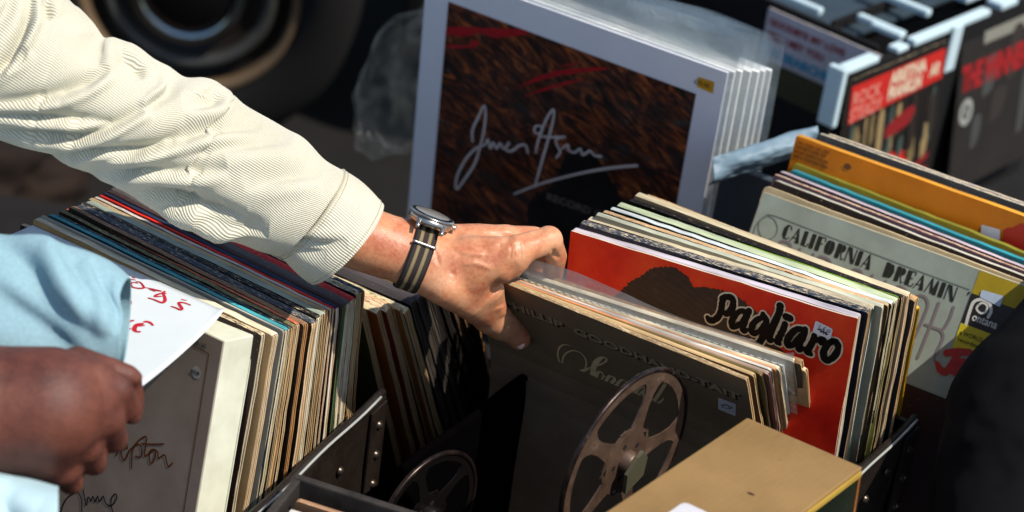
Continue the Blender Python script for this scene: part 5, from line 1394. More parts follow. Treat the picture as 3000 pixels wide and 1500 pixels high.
# ---------------------------------------------------------------- corduroy sleeve
def resample(P, n):
    P = catmull(P, 8)
    P = np.array(P); d = np.r_[0, np.cumsum(np.linalg.norm(np.diff(P, axis=0), axis=1))]
    s = np.linspace(0, d[-1], n)
    return np.stack([np.interp(s, d, P[:, k]) for k in range(3)], 1)

def fold_field(x, y, folds):
    out = np.zeros_like(x)
    for dep, w, ridge, side, pts in folds:
        P = np.array(catmull([(p[0], p[1], 0) for p in pts], 5))[:, :2]
        best = np.full(x.shape, 9.); sd = np.zeros(x.shape); tt = np.zeros(x.shape)
        m = len(P) - 1
        for i in range(m):
            a, b = P[i], P[i + 1]
            u = b - a; ll = u @ u + 1e-12
            t_ = np.clip(((x - a[0]) * u[0] + (y - a[1]) * u[1]) / ll, 0, 1)
            dx = x - a[0] - u[0] * t_; dy = y - a[1] - u[1] * t_
            d = np.hypot(dx, dy); cr = (u[0] * dy - u[1] * dx)
            c_ = d < best
            best = np.where(c_, d, best); sd = np.where(c_, np.sign(cr) * d, sd); tt = np.where(c_, (i + t_) / m, tt)
        taper = np.clip(np.minimum(tt, 1 - tt) * 3.2, 0, 1) ** .7
        # past the ends the distance grows on its own; sharp side towards the ridge, long slope away
        s_ = sd * side
        wl = np.where(s_ > 0, w * .55, w * 1.9)
        out -= dep * np.exp(-(best / wl) ** 2) * taper
        out += ridge * np.exp(-((s_ - w * 1.7) / (w * 1.1)) ** 2) * (best < w * 6) * taper
    return out

def cloth_tube(T, B, ns, nt, depth_r, bulge, folds, seed, name, mat, parent, flip_u=False, u0=0, thick=.0012, mult=1):
    T = resample(T, ns); B = resample(B, ns)
    th = np.linspace(0, 2 * pi, nt, endpoint=False)
    th = th - .0
    mid = (T + B) / 2; half = (T - B) / 2
    hl = np.linalg.norm(half, axis=1)
    ct = np.cos(th)[None, :]; stn = np.sin(th)[None, :]
    P = mid[:, None, :] + half[:, None, :] * ct[:, :, None]
    tang = np.gradient(mid, axis=0); tang /= np.linalg.norm(tang, axis=1)[:, None]
    s = np.linspace(0, 1, ns)
    dr = (depth_r if not callable(depth_r) else depth_r(s)) * np.ones(ns)
    P[:, :, 2] -= dr[:, None] * np.sign(stn) * np.abs(stn) ** .9
    P += tang[:, None, :] * (bulge(s)[:, None] * stn)[:, :, None]
    # normals of the smooth tube
    du = np.gradient(P, axis=0); dv = np.roll(P, -1, axis=1) - np.roll(P, 1, axis=1)
    N = np.cross(du, dv); N /= np.linalg.norm(N, axis=2)[:, :, None] + 1e-12
    c = P - mid[:, None, :]
    if (N * c).sum() < 0: N = -N
    h = fold_field(P[:, :, 0], P[:, :, 1], folds)
    front = np.clip(-N[:, :, 2] * 2.2 + .25, 0, 1)
    h = h * front * mult * 1.75
    low = np.zeros_like(h)
    for (f1, a1) in ((14, .0022), (34, .0008)):
        for i in range(ns):
            for j in range(0, nt, 1):
                p = P[i, j]
                low[i, j] += a1 * noise.noise(Vector((p[0] * f1, p[1] * f1, p[2] * f1 + seed)))
    P = P + N * (h + low)[:, :, None]
    W3 = world_verts(P.reshape(-1, 3), AM) - np.array(parent.location)
    fs = [(i * nt + j, i * nt + (j + 1) % nt, (i + 1) * nt + (j + 1) % nt, (i + 1) * nt + j) for i in range(ns - 1) for j in range(nt)]
    me = mesh(name, W3, fs, smooth=True)
    uv = me.uv_layers.new(name='UVMap')
    R_ = float(hl.mean())
    per = 2 * pi * R_
    data = np.zeros((len(me.loops), 2), np.float32)
    L_ = np.r_[0, np.cumsum(np.linalg.norm(np.diff(mid, axis=0), axis=1))] + u0
    k = 0
    for i in range(ns - 1):
        for j in range(nt):
            for (a, b) in ((i, j), (i, j + 1), (i + 1, j + 1), (i + 1, j)):
                data[k] = (L_[a], b / nt * per); k += 1
    uv.data.foreach_set('uv', data.ravel())
    o = link(name, me, parent, [mat])
    md = o.modifiers.new('thickness', 'SOLIDIFY'); md.thickness = thick; md.offset = -1
    return o, P

def corduroy(name, pitch=.0026, along=True, ang=0):
    m, t, b = nodes_of(name)
    uv = nd(t, 'ShaderNodeTexCoord')
    mp = nd(t, 'ShaderNodeMapping'); mp.inputs['Rotation'].default_value = (0, 0, ang)
    t.links.new(uv.outputs['UV'], mp.inputs[0])
    n0 = noise_tex(t, mp.outputs[0], 30, 3)
    w = nd(t, 'ShaderNodeTexWave'); w.wave_type = 'BANDS'; w.bands_direction = 'Y'
    w.inputs['Scale'].default_value = 1 / pitch * (2 * pi) / 20 * 1.0
    w.inputs['Distortion'].default_value = .25; w.inputs['Detail'].default_value = 1
    t.links.new(mp.outputs[0], w.inputs['Vector'])
    n = noise_tex(t, mp.outputs[0], 1800, 3, .6)
    v = coords(t)
    big = noise_tex(t, v, 12, 3)
    base = ramp(t, big, [(.3, 'd2d0bc'), (.7, 'dbdac8')])
    sh = ramp(t, w.outputs[0], [(.05, (.60, .55, .47)), (.5, (1, 1, 1))])
    t.links.new(mixc(t, 1, base, sh, 'MULTIPLY'), b.inputs['Base Color'])
    b.inputs['Roughness'].default_value = .85
    b.inputs['Sheen Weight'].default_value = .25
    ad = nd(t, 'ShaderNodeMath', operation='MULTIPLY_ADD'); ad.inputs[1].default_value = .12
    t.links.new(n, ad.inputs[0]); t.links.new(w.outputs[0], ad.inputs[2])
    bump(t, b, ad.outputs[0], .8, .0009)
    return m
CORD = corduroy('cream_corduroy', ang=radians(-6))
CORD2 = corduroy('cream_corduroy_cuff', ang=radians(4))
slv, PS = cloth_tube(SLEEVE_TOP, SLEEVE_BOTTOM, 380, 260, lambda s: .060 + .006 * (1 - s), lambda s: .004 + .012 * s ** 2, FOLDS, 3.1, 'jacket_sleeve', CORD, person)
cuf, PC_ = cloth_tube(CUFF_TOP, CUFF_BOTTOM, 60, 260, lambda s: .0605 + 0 * s, lambda s: .0160 + .0 * s, CUFF_FOLDS, 8.4, 'jacket_cuff', CORD2, person, thick=.0022)
# stitched seam where the cuff joins
row = PC_[2]
pts = [AM @ Vector(p) - person.location for p in row]
vs, fs = tube_mesh(pts, .0011, 6, closed=True)
link('cuff_seam', mesh('cuff_seam', vs, fs, smooth=True), cuf, [CORD2])
# stitches: short thread lengths beside the seam and inside the hem
def stitch_row(ri, name, lift=.0003):
    row = PC_[ri]; cen = row.mean(0)
    vs, fs = [], []
    n = len(row)
    for k in range(0, n):
        a = Vector(row[k]); b2 = Vector(row[(k + 1) % n])
        d = (a - Vector(cen)).normalized() * lift
        q = a.lerp(b2, .15) + d, a.lerp(b2, .7) + d
        v_, f_ = tube_mesh([AM @ x - person.location for x in q], .00035, 4)
        o_ = len(vs); vs += v_; fs += [tuple(i + o_ for i in f) for f in f_]
    return link(name, mesh(name, vs, fs), cuf, [plain('pale_thread', 'a8a088', .8)])
stitch_row(6, 'stitching'); stitch_row(54, 'stitching')

# ---------------------------------------------------------------- wrist watch on a striped strap
WA = Vector((.925, -.345, .16)).normalized()          # along the wrist towards the hand
WC = Vector(WATCH[0]) + WA * (.0015)
WN = Vector((.42, .88, -.17)); WN = (WN - WA * WN.dot(WA)).normalized()   # dial faces this way
WT = WA.cross(WN)
if WT.z > 0: WT = -WT                                             # towards the viewer / down the near side
def reach(o, d, gap=.0):
    t_ = .012
    while t_ < .06 and sdf_at(o + d * t_) < gap: t_ += .0004
    return t_
watch = empty('wrist_watch', AM @ (WC + WN * .033))
tag(watch, 'steel wrist watch with coin edge bezel on a black and khaki striped strap', 'watch')
def ww(v): return AM @ v - watch.location
# strap ring
nph, nw = 96, 10
SWD = .0222
rr = []
for i in range(nph):
    a = 2 * pi * i / nph
    d = WN * cos(a) + WT * sin(a)
    rr.append(reach(WC, d, .0008))
rr = np.array(rr)
for _ in range(6): rr = (np.roll(rr, 1) + rr * 2 + np.roll(rr, -1)) / 4
r_top = rr[0]
vs, fs, uvs = [], [], []
for lay, off in ((0, .0014), (1, .0001)):
    for i in range(nph):
        a = 2 * pi * i / nph
        d = WN * cos(a) + WT * sin(a)
        for j in range(nw + 1):
            w_ = (j / nw - .5) * SWD
            vs.append(ww(WC + WA * w_ + d * (rr[i] + off - (.0006 if j in (0, nw) and lay == 0 else 0))))
N1 = nph * (nw + 1)
for i in range(nph):
    k = (i + 1) % nph
    for j in range(nw):
        a, b_, c_, d_ = i * (nw + 1) + j, i * (nw + 1) + j + 1, k * (nw + 1) + j + 1, k * (nw + 1) + j
        fs.append((a, b_, c_, d_)); uvs += [(j / nw, i / nph), ((j + 1) / nw, i / nph), ((j + 1) / nw, (i + 1) / nph), (j / nw, (i + 1) / nph)]
    for j in (0, nw):
        a, b_ = i * (nw + 1) + j, k * (nw + 1) + j
        fs.append((a, b_, b_ + N1, a + N1)); u_ = 0.01 if j == 0 else .99; uvs += [(u_, 0)] * 4
sm, t, b = nodes_of('striped_nylon')
uv = nd(t, 'ShaderNodeTexCoord'); sp_ = nd(t, 'ShaderNodeSeparateXYZ'); t.links.new(uv.outputs['UV'], sp_.inputs[0])
K1, G1, R1 = '120e0c', '7a7550', '6a2018'
col = ramp(t, sp_.outputs[0], [(0, K1), (.215, R1), (.24, G1), (.37, R1), (.395, K1), (.60, R1), (.625, G1), (.755, R1), (.78, K1)], 'CONSTANT')
wv = nd(t, 'ShaderNodeTexWave'); wv.bands_direction = 'Y'; wv.inputs['Scale'].default_value = 50
t.links.new(uv.outputs['UV'], wv.inputs['Vector'])
t.links.new(mixc(t, 1, col, ramp(t, wv.outputs[0], [(0, (.55,) * 3), (.5, (1.1,) * 3)]), 'MULTIPLY'), b.inputs['Base Color'])
b.inputs['Roughness'].default_value = .7
bump(t, b, wv.outputs[0], .6, .0005)
me = mesh('strap', vs, fs, smooth=True)
ul = me.uv_layers.new(name='UVMap'); ul.data.foreach_set('uv', np.array(uvs, np.float32).ravel())
strap = link('strap', me, watch, [sm])
steel, t, b = nodes_of('brushed_steel')
b.inputs['Base Color'].default_value = rgb('b4b2ac'); b.inputs['Metallic'].default_value = 1; b.inputs['Roughness'].default_value = .28
bump(t, b, noise_tex(t, coords(t, (600, 600, 40)), 3, 3), .1, .0003)
black_g = plain('black_bezel', '0f0f10', .25, nscale=300, var=.1)
# case frame: local z = dial normal, x = along wrist
CMx = Matrix((WA, WN.cross(WA), WN)).transposed().to_4x4()
CMx.translation = WC + WN * (r_top + .0012)
W2 = Matrix.Translation(-watch.location) @ AM @ CMx
def put(name, verts, fcs, m, parent=watch, smooth=True):
    return link(name, mesh(name, [W2 @ Vector(v) for v in verts], fcs, smooth=smooth), parent, [m])
R_ = .0222
v_, f_ = lathe([(0, .0), (R_ * .92, .0), (R_ * .99, .0016), (R_, .0045), (R_ * .97, .0074), (R_ * .9, .0078)], 64)
put('case', v_, f_, steel)
for s_ in (-1, 1):
    for q_ in (-1, 1):
        # lugs: curved horns hugging the strap
        pth = [Vector((s_ * .0122, q_ * (R_ * .55 + .0135 * k_), .0052 - .0075 * k_ ** 1.8)) for k_ in np.linspace(0, 1, 9)]
        v_, f_ = tube_mesh(pth, [.0026 - .0007 * k_ for k_ in np.linspace(0, 1, 9)], 8)
        put('lug', [Vector((p.x * 1.0, p.y, p.z)) for p in v_], f_, steel)
# coin edge bezel
pr = []
nT = 144
vs, fs = [], []
for zz, rb, am in ((.0076, R_ * 1.0, .00035), (.0088, R_ * 1.02, .00045), (.0098, R_ * 1.0, .00035), (.0102, R_ * .955, 0)):
    for k_ in range(nT * 2):
        a = 2 * pi * k_ / (nT * 2)
        rad = rb + (am if k_ % 4 < 2 else -am)
        vs.append((rad * cos(a), rad * sin(a), zz))
for i in range(3):
    for k_ in range(nT * 2):
        k2 = (k_ + 1) % (nT * 2); n2_ = nT * 2
        fs.append((i * n2_ + k_, i * n2_ + k2, (i + 1) * n2_ + k2, (i + 1) * n2_ + k_))
put('bezel', vs, fs, steel, smooth=False)
v_, f_ = lathe([(R_ * .955, .01025), (R_ * .80, .0108), (R_ * .795, .0100)], 64); put('bezel_insert', v_, f_, black_g)
v_, f_ = lathe([(0, .0090), (R_ * .80, .0090)], 48); put('dial', v_, f_, plain('dial_face', '2c2a28', .3))
cr, t, b = nodes_of('watch_crystal')
b.inputs['Base Color'].default_value = rgb('b0aca4'); b.inputs['Alpha'].default_value = .62; b.inputs['Roughness'].default_value = .06; b.inputs['Metallic'].default_value = .35
v_, f_ = lathe([(.00001, .0122), (R_ * .4, .0120), (R_ * .7, .0114), (R_ * .80, .0107)], 48); put('crystal', v_, f_, cr)
v_, f_ = lathe([(0, .004), (.0026, .0038), (.0030, .003), (.0030, 0)], 20)
put('crown', [(R_ + .0012 + p[2] * .8, p[0], .0045 + p[1]) for p in v_], f_, steel)
# steel keeper bar across the strap on the near side
ia = int(nph * 62 / 360)
a = 2 * pi * ia / nph
d = WN * cos(a) + WT * sin(a); tg = (-WN * sin(a) + WT * cos(a))
pts = [ww(WC + WA * w_ + d * (rr[ia] + .0026)) for w_ in np.linspace(-.0118, .0118, 12)]
v_, f_ = tube_mesh(pts, [.0016] + [.0018] * 10 + [.0016], 10)
link('buckle_bar', mesh('buckle_bar', v_, f_, smooth=True), watch, [steel])

# ---------------------------------------------------------------- foreground hand, its brown skin darkened in place of shade
p2 = empty('person', AM @ Vector(HAND2['back'][0][:3]))
tag(p2, 'person with brown skin and pale blue sleeves, blurred fist in the lower left foreground', 'person')
h2 = .0022
lo2, hi2 = (-.42, -.26, -.40), (-.21, -.03, -.20)
g2 = [(.012, ['back', 'heel'], .012), (.004, ['k1', 'k1b'], .005), (.004, ['k2', 'k2b'], .005), (.004, ['k3', 'k3b'], .005), (.004, ['k4', 'k4b'], .005), (.006, ['thumb'], .008), (.004, ['thumb2'], .004)]
allp = np.array([q[:3] for ch in HAND2.values() for q in ch]); rad = max(q[3] for ch in HAND2.values() for q in ch)
lo2 = tuple(allp.min(0) - rad - .01); hi2 = tuple(allp.max(0) + rad + .01)
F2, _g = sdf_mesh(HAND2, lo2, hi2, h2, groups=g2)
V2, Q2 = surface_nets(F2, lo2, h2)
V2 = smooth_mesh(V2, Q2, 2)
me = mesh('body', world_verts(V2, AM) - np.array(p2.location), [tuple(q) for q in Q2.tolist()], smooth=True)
link('body', me, p2, [skin('shaded_brown_skin', '5a2e22', '3e1a14', '70402f', sss=.03, rough=.62)])
BLUE = plain('pale_blue_cotton', '86a8b4', .85, nscale=260, var=.14, bmp=.4)
BLUE2 = plain('pale_blue_cotton_cuff', 'a8c4cc', .85, nscale=20, var=.06)
bf = BLUE_FOLDS
cloth_tube(BLUE_TOP, BLUE_BOTTOM, 90, 90, lambda s: .055 + 0 * s, lambda s: .006 + 0 * s, bf, 5.5, 'shirt_sleeve', BLUE, p2)
cloth_tube(CUFF2_TOP, CUFF2_BOTTOM, 60, 90, lambda s: .050 + 0 * s, lambda s: .012 + 0 * s, bf, 6.5, 'shirt_cuff', BLUE2, p2, thick=.002)

# ---------------------------------------------------------------- someone in black at the right edge
p3 = empty('person', AM @ Vector(COAT['a'][2][:3]))
tag(p3, 'person in plain black clothes, out of focus, cut off by the right edge', 'person')
h3 = .006
allp = np.array([q[:3] for ch in COAT.values() for q in ch]); rad = max(q[3] for ch in COAT.values() for q in ch)
lo3 = tuple(allp.min(0) - rad - .02); hi3 = tuple(allp.max(0) + rad + .02)
F3, _g = sdf_mesh(COAT, lo3, hi3, h3, groups=[(.02, ['a'], .02)])
V3, Q3 = surface_nets(F3, lo3, h3)
V3 = np.array([v + .010 * noise.noise(Vector(v) * 14) + .004 * noise.noise(Vector(v) * 40) for v in V3])
me = mesh('body', world_verts(V3, AM) - np.array(p3.location), [tuple(q) for q in Q3.tolist()], smooth=True)
link('body', me, p3, [plain('black_cloth', '0b0a0c', .95, nscale=60, var=.3, spec=.15)])

# ---------------------------------------------------------------- mounted prints in clear bags
MOUNT = plain('white_mount_card', 'eaecf4', .45, nscale=8, var=.05, bmp=.05)
MOUNT_E = plain('white_mount_edge', 'f0f2f0', .4, nscale=40, var=.06)
BAG = film('clear_bag', 'dfe9ec', .015, .12, .25, 10)
BAG2 = film('clear_bag_top', 'd8e6ea', .22, .10, .8, 10)
BAG3 = film('clear_bag_side', 'e8f0f0', .06, .10, .4, 10)
def mount(key, label, dz=0):
    O, U, Z, L, H, t_ = POSES[key]
    m = frame(O, U, Z)
    e = empty('mounted_print', mat=m)
    tag(e, label, 'print', 'mounted prints in clear plastic')
    bm = bmesh.new(); box_bm(bm, 0, L, 0, .0022 if key == 'F00' else .0042, 0, H, 0, bev=.0004)
    bm_obj('mount_card', bm, e, [MOUNT_E if key != 'F00' else MOUNT])
    # bag: a little taller and wider than the card, soft wavy mouth
    rnd = random.Random(hash_(key))
    ph = rnd.random() * 9
    EX = .010 if key in ('F00', 'F06') else .001
    def f(u, v):
        x = -.003 + u * (L + .003 + EX); z = v * (H + .042 + .006 * sin(u * 5 + ph))
        y = -.0016 + .0008 * sin(u * 17 + ph) + max(0, z - H) * (.10 + .25 * noise.noise(Vector((u * 3, ph, 0))))
        return (x, y, z)
    def g(u, v):
        x = -.003 + u * (L + .003 + EX); z = v * (H + .050 + .006 * sin(u * 4 + ph + 1))
        y = .0038 + .0006 * sin(u * 15 + ph) + max(0, z - H) * (.08 + .3 * noise.noise(Vector((u * 3, ph, 5))))
        return (x, y, z)
    grid_surface('bag_front', f, 26, 30, BAG2 if key != 'F00' else BAG, e)
    grid_surface('bag_back', g, 26, 30, BAG2, e)
    bm = bmesh.new()
    if key not in ('F06',): return e
    vs = [(L + .010, -.0014, z) for z in np.linspace(0, H + .03, 20)]
    vs2 = [(L + .010 + .0006 * sin(i), .0036, z) for i, z in enumerate(np.linspace(0, H + .03, 20))]
    n = len(vs)
    link('bag_side', mesh('bag_side', vs + vs2, [(i, n + i, n + i + 1, i + 1) for i in range(n - 1)]), e, [BAG3])
    return e
order = ['front print showing a dark streaky picture with a white signature', 'second mounted print, edge just behind the front one', 'third mounted print seen as a bright white edge', 'fourth mounted print seen as a bright white edge', 'fifth mounted print seen as a white edge', 'sixth mounted print, last but one in the clear plastic stack', 'rearmost mounted print in the clear plastic stack']
fr = None
for i in range(7):
    e = mount('F%02d' % i, order[i])
    if i == 0: fr = e
# the picture itself
pm, t, b = nodes_of('streaky_picture')
v = coords(t, (1, 1, 1), rot=(0, radians(-28), 0))
mp = nd(t, 'ShaderNodeMapping'); mp.inputs['Scale'].default_value = (6, 6, 20)
t.links.new(v, mp.inputs[0])
n1 = noise_tex(t, mp.outputs[0], 2.2, 6, .66, 3.2); n2 = noise_tex(t, mp.outputs[0], 1.0, 4, .6, 3)
n3 = noise_tex(t, coords(t, (7, 7, 16)), 1.4, 4, .6, 1)
col = ramp(t, n1, [(.34, '100806'), (.46, '341a10'), (.56, '6a3418'), (.68, 'a85a28')])
msk = ramp(t, n3, [(.52, (0,) * 3), (.70, (1,) * 3)])
col2 = ramp(t, n2, [(.3, '100c0c'), (.55, '2a2a28'), (.72, '566660')])
t.links.new(mixc(t, msk, col, col2), b.inputs['Base Color'])
b.inputs['Roughness'].default_value = .45; b.inputs['Specular IOR Level'].default_value = .15
(x0, z0), (x1, z1) = INK_PRINT
P0 = poly_flat('picture', [(x0, -.05), (x1 + .002, -.05), (x1 + .002, z1), (x0, z0)], pm, fr, y=-.0004)
for v_ in P0.data.vertices:
    if v_.co.z < 0: v_.co.z = .02
redp = plain('crimson_streak', 'b00a18', .5, var=.4, nscale=60)
for r_ in INK_REDS:
    poly_flat('crimson_streak', jag(smooth_poly(r_, 4), .0016, 2), redp, fr, y=-.0007)
# black silhouette area in the lower middle
poly_flat('black_shape', smooth_poly([(.19, .02), (.33, .02), (.33, .10), (.30, .16), (.27, .20), (.24, .225), (.215, .21), (.20, .15), (.17, .10)], 5), plain('print_black', '070608', .4), fr, y=-.0006)
ink('white_signature', [(w_ * .72, p) for w_, p in INK_SIG], plain('signature_ink', 'd8ccc8', .5), fr, y=-.0010)
a, c_ = INK_RCTXT[0]
text_obj('printed_words', 'RECORD CENTRE', plain('faded_letter_ink', '6a5e58', .5), fr, a[0], a[1] - .010, .0150, y=-.0009, bold=.0003, rot=-.04, sx=1.05)
ya = INK_TAGY
vsy = [(p[0], -.0008, p[1]) for p in ya]
yl = link('yellow_price_sticker', mesh('yellow_price_sticker', vsy, [tuple(range(len(vsy)))]), fr, [plain('yellow_sticker', 'd89c08', .5)])
cxm = sum(p[0] for p in ya) / len(ya); czm = sum(p[1] for p in ya) / len(ya)
text_obj('sticker_price', '£70.00', pen, fr, cxm - .014, czm - .003, .0085, y=-.0012, sx=.85)

# ---------------------------------------------------------------- clear ridged wallet among the tipped records
O, U, Z, L, H, t_ = POSES['C08']
wm = frame(O, U, Z)
wal = empty('plastic_wallet', mat=wm)
tag(wal, 'clear plastic wallet with a ridged top strip and bent white corner among the tipped sleeves', 'plastic wallet')
ridge, t, b = nodes_of('ridged_clear_plastic')
b.inputs['Base Color'].default_value = rgb('c9d0ce'); b.inputs['Roughness'].default_value = .25; b.inputs['Alpha'].default_value = .75
vs, fs = [], []
NX, NZ = 260, 6
for j in range(NZ + 1):
    for i in range(NX + 1):
        u = i / NX; x = L * u; z = H - .016 + .020 * j / NZ
        vs.append((x, -.0006 - .0010 * sin(x * 2 * pi / .0075 + j * .5), z))
fs = [(j * (NX + 1) + i, j * (NX + 1) + i + 1, (j + 1) * (NX + 1) + i + 1, (j + 1) * (NX + 1) + i) for j in range(NZ) for i in range(NX)]
link('ridged_strip', mesh('ridged_strip', vs, fs, smooth=True), wal, [ridge])
def f(u, v):
    x = -.004 + u * (L + .012)
    top = H + .022 + .008 * sin(u * 3.2) - .018 * max(0, u - .86) / .14 + .016 * max(0, u - .95) / .05
    z = v * top
    y = .0028 + max(0, z - H) * (.25 + .2 * sin(u * 7)) + .0008 * noise.noise(Vector((u * 9, v * 9, 3)))
    return (x, y, z)
grid_surface('clear_back', f, 50, 24, film('wallet_film', 'dfe2e0', .42, .12, .4, 9), wal)
def f2(u, v):
    x = u * L; z = v * H * .999
    return (x, .0012 + .0004 * sin(u * 20), z)
grid_surface('white_insert', f2, 20, 12, plain('insert_sheet', 'c8c8c0', .6), wal, thick=.0012)

# ---------------------------------------------------------------- crumpled clear bag behind the prints
def blob_sheet(cx, cy, rx, ry, seed, depth):
    pass
bagm = film('milky_bag', '707878', .11, .3, .25, 14)
bm = bmesh.new()
bmesh.ops.create_icosphere(bm, subdivisions=5, radius=1)
for v_ in bm.verts:
    n_ = noise.noise(v_.co * 1.4) * .34 + abs(noise.noise(v_.co * 3.2)) * .22
    v_.co *= (1 + n_)
    v_.co = Vector((v_.co.x * .062, v_.co.y * .04, v_.co.z * .115))
pb = bm_obj('plastic_bag', bm, None, [bagm], smooth=True)
pb.location = cam_loc + fwd * 2.86 + camR * ((1205 - 1500) / 6250 * 2.86) + camU * ((750 - 240) / 6250 * 2.86)
pb.rotation_euler = (0, radians(25), radians(-20))
tag(pb, 'crumpled milky clear plastic bag behind the left edge of the front print', 'plastic bag')

# ---------------------------------------------------------------- table under everything
tb = empty('table', (0, 0, .50))
tag(tb, 'low dark table carrying all the record cases', 'table')
dk = plain('dark_table_cloth', '141110', .9, nscale=30, var=.4)
bm = bmesh.new(); box_bm(bm, -.95, .95, -.85, .60, -.035, -.004, 0, bev=.004); bm_obj('table_top', bm, tb, [dk])
for x in (-.88, .88):
    for y in (-.78, .53):
        bm = bmesh.new(); box_bm(bm, x - .02, x + .02, y - .02, y + .02, -.5, -.036, 0, bev=.003); bm_obj('leg', bm, tb, [dk])

# ---------------------------------------------------------------- display boxes with white plastic corner clips
G0 = Vector((.4213, .6559, .83))
ha, hb = radians(51.2), radians(141.8)
ea = Vector((cos(ha), sin(ha), 0)); eb = Vector((cos(hb), sin(hb), 0)); ez = Vector((0, 0, 1))
box = empty('display_box', G0)
tag(box, 'black display box with white plastic corner clips and sleeves on its outside, upper right', 'display box')
def skew(name, a0, a1, b0, b1, z0, z1, m, parent=box, bev=0.0):
    bm = bmesh.new()
    box_bm(bm, a0, a1, b0, b1, z0, z1, 0, bev=bev)
    for v in bm.verts:
        a, b_, z = v.co
        v.co = ea * a + eb * b_ + ez * z
    return bm_obj(name, bm, parent, [m])
BLK = plain('black_fabric_board', '0a090b', .8, nscale=60, var=.3)
CLIP = plain('white_clip_plastic', 'b9cfd6', .4, nscale=50, var=.05)  # white clips, tone lowered and blued to stand in for shade
skew('side_panel', .012, .62, .004, .012, -.33, .004, BLK)
skew('side_panel', .004, .0115, .0125, .034, -.33, .004, BLK)
skew('side_panel', .1255, .133, .0345, .4115, -.33, .004, BLK)
skew('side_panel', .0120, .62, .412, .420, -.33, .004, BLK)
skew('inner_lid', .145, .60, .10, .40, -.020, -.014, plain('blue_grey_lid', '33414a', .5), bev=.001)
skew('divider', .15, .61, .125, .131, -.05, .002, BLK)
def clip(a0, a1, b0, b1, z0, z1): return skew('corner_clip', a0, a1, b0, b1, z0, z1, CLIP, bev=.003)
clip(-.004, .080, .0005, .020, .0045, .014)      # top arm at the near corner
clip(-.008, .0035, .0005, .028, -.075, .014)     # tall block of the near corner
clip(.128, .156, .001, .020, .0045, .013)
clip(.172, .380, .002, .018, .0045, .015)
clip(.268, .296, -.004, .0015, -.060, .015)
clip(.412, .460, .002, .030, .0045, .015)
clip(.181, .193, .030, .110, .004, .014); clip(.172, .1805, .0265, .080, .004, .014)
clip(.144, .156, .150, .260, .003, .014)
clip(.286, .300, .055, .165, .003, .014)
clip(.39, .45, .050, .075, .003, .016)
# sleeves shown outside, print colours lowered in place of shade
a = sleeve('G00', paper('b8b4bc', scuff=.05, amount=.05), 'a8a4ac', 'pale sleeve with red and blue capitals on the left face of the black display box', RAW3, INNER_W, group='sleeves shown on the display boxes', t=.003, warp=0, crush=.5)
rp = flat('red_print', '8a2430', .5); bp = flat('blue_print', '2a86a8', .5)
text_obj('title_line', 'GOODBYE MY LOVE', rp, a, .006, .176, .0155, y=-.001, bold=.0006, sx=.95)
text_obj('title_line', "TILL I MET YOU", rp, a, .006, .155, .0155, y=-.001, bold=.0006, sx=.95)
text_obj('artist_line', 'THE SEARCHERS', bp, a, -.002, .128, .0200, y=-.001, bold=.0010, sx=1.0)
poly_flat('olive_picture', [(0, 0), (.20, 0), (.20, .120), (0, .120)], plain('olive_print', '3e3a26', .6, nscale=12, var=.4), a, y=-.0006)
poly_flat('hair_shape', smooth_poly([(-.0, .0), (.08, .0), (.07, .03), (.05, .05), (.01, .035)], 5), plain('dark_hair_print', '1c0e0c', .6), a, y=-.0009)
bsl = sleeve('G01', paper('17120f', scuff=.05), '0c0a0a', 'sleeve with red banner of pale capitals on the right face of the display box', RAW2, GAP, group='sleeves shown on the display boxes', t=.003, warp=0, crush=.5)
rb = flat('red_banner_print', 'b01c14', .5)
poly_flat('red_banner', [(.010, .252), (.252, .252), (.252, .205), (.010, .195)], rb, bsl, y=-.0006)
pk = flat('pink_print', 'c8786a', .5); cp = flat('cream_letters', 'c8b49c', .5)
text_obj('title_line', 'ROCK', pk, bsl, .014, .222, .028, y=-.0012, bold=.0006, sx=.90)
text_obj('title_line', 'STEADY', pk, bsl, .012, .198, .028, y=-.0012, bold=.0006, sx=.80)
text_obj('artist_line', 'ARETHA', cp, bsl, .108, .230, .026, y=-.0012, bold=.0014, sx=.95)
text_obj('artist_line', 'FRANKLIN', cp, bsl, .106, .207, .026, y=-.0012, bold=.0014, sx=.72)
text_obj('emblem', 'AR', cp, bsl, .214, .216, .026, y=-.0012, bold=.0012, sx=.75, shear=.2)
rnd = random.Random(11)
tones = [flat('photo_tone_%d' % i, c_, .5) for i, c_ in enumerate(('3a4a44', '6a5a3a', '241a14', '8a7650', '101014'))]
for i in range(46):
    x = rnd.uniform(.012, .240); z = rnd.uniform(.0, .18); w_ = rnd.uniform(.004, .014); h_ = rnd.uniform(.03, .09)
    z = min(z, .192 - h_)
    poly_flat('photo_shape', jag(smooth_poly([(x, z), (x + w_, z + .01), (x + w_ * .8, z + h_), (x - .2 * w_, z + h_ * .9)], 3), .003, i), tones[i % 5], bsl, y=-.0007 - i * .00001)
poly_flat('red_figure', jag(smooth_poly([(.08, .0), (.19, .0), (.20, .06), (.17, .110), (.155, .105), (.14, .118), (.115, .11), (.09, .07)], 5), .006, 5), flat('scarlet_print', 'b8160e', .5), bsl, y=-.0014)
poly_flat('red_figure', jag(smooth_poly([(.115, .145), (.175, .155), (.18, .182), (.115, .165)], 4), .003, 6), flat('dark_red_print', '7a1014', .5), bsl, y=-.0014)
for i in range(4):
    poly_flat('stripe', [(.205, .08 - i * .022), (.242, .092 - i * .022), (.242, .082 - i * .022), (.205, .07 - i * .022)], flat('dark_red_print', '7a1014', .5), bsl, y=-.0014)
csl = sleeve('G02', paper('24211f', scuff=.05), '1a1816', 'dark sleeve with red lettering block and round white label, at the upper right edge', RAW2, GAP, group='sleeves shown on the display boxes', t=.003, warp=0, crush=.5)
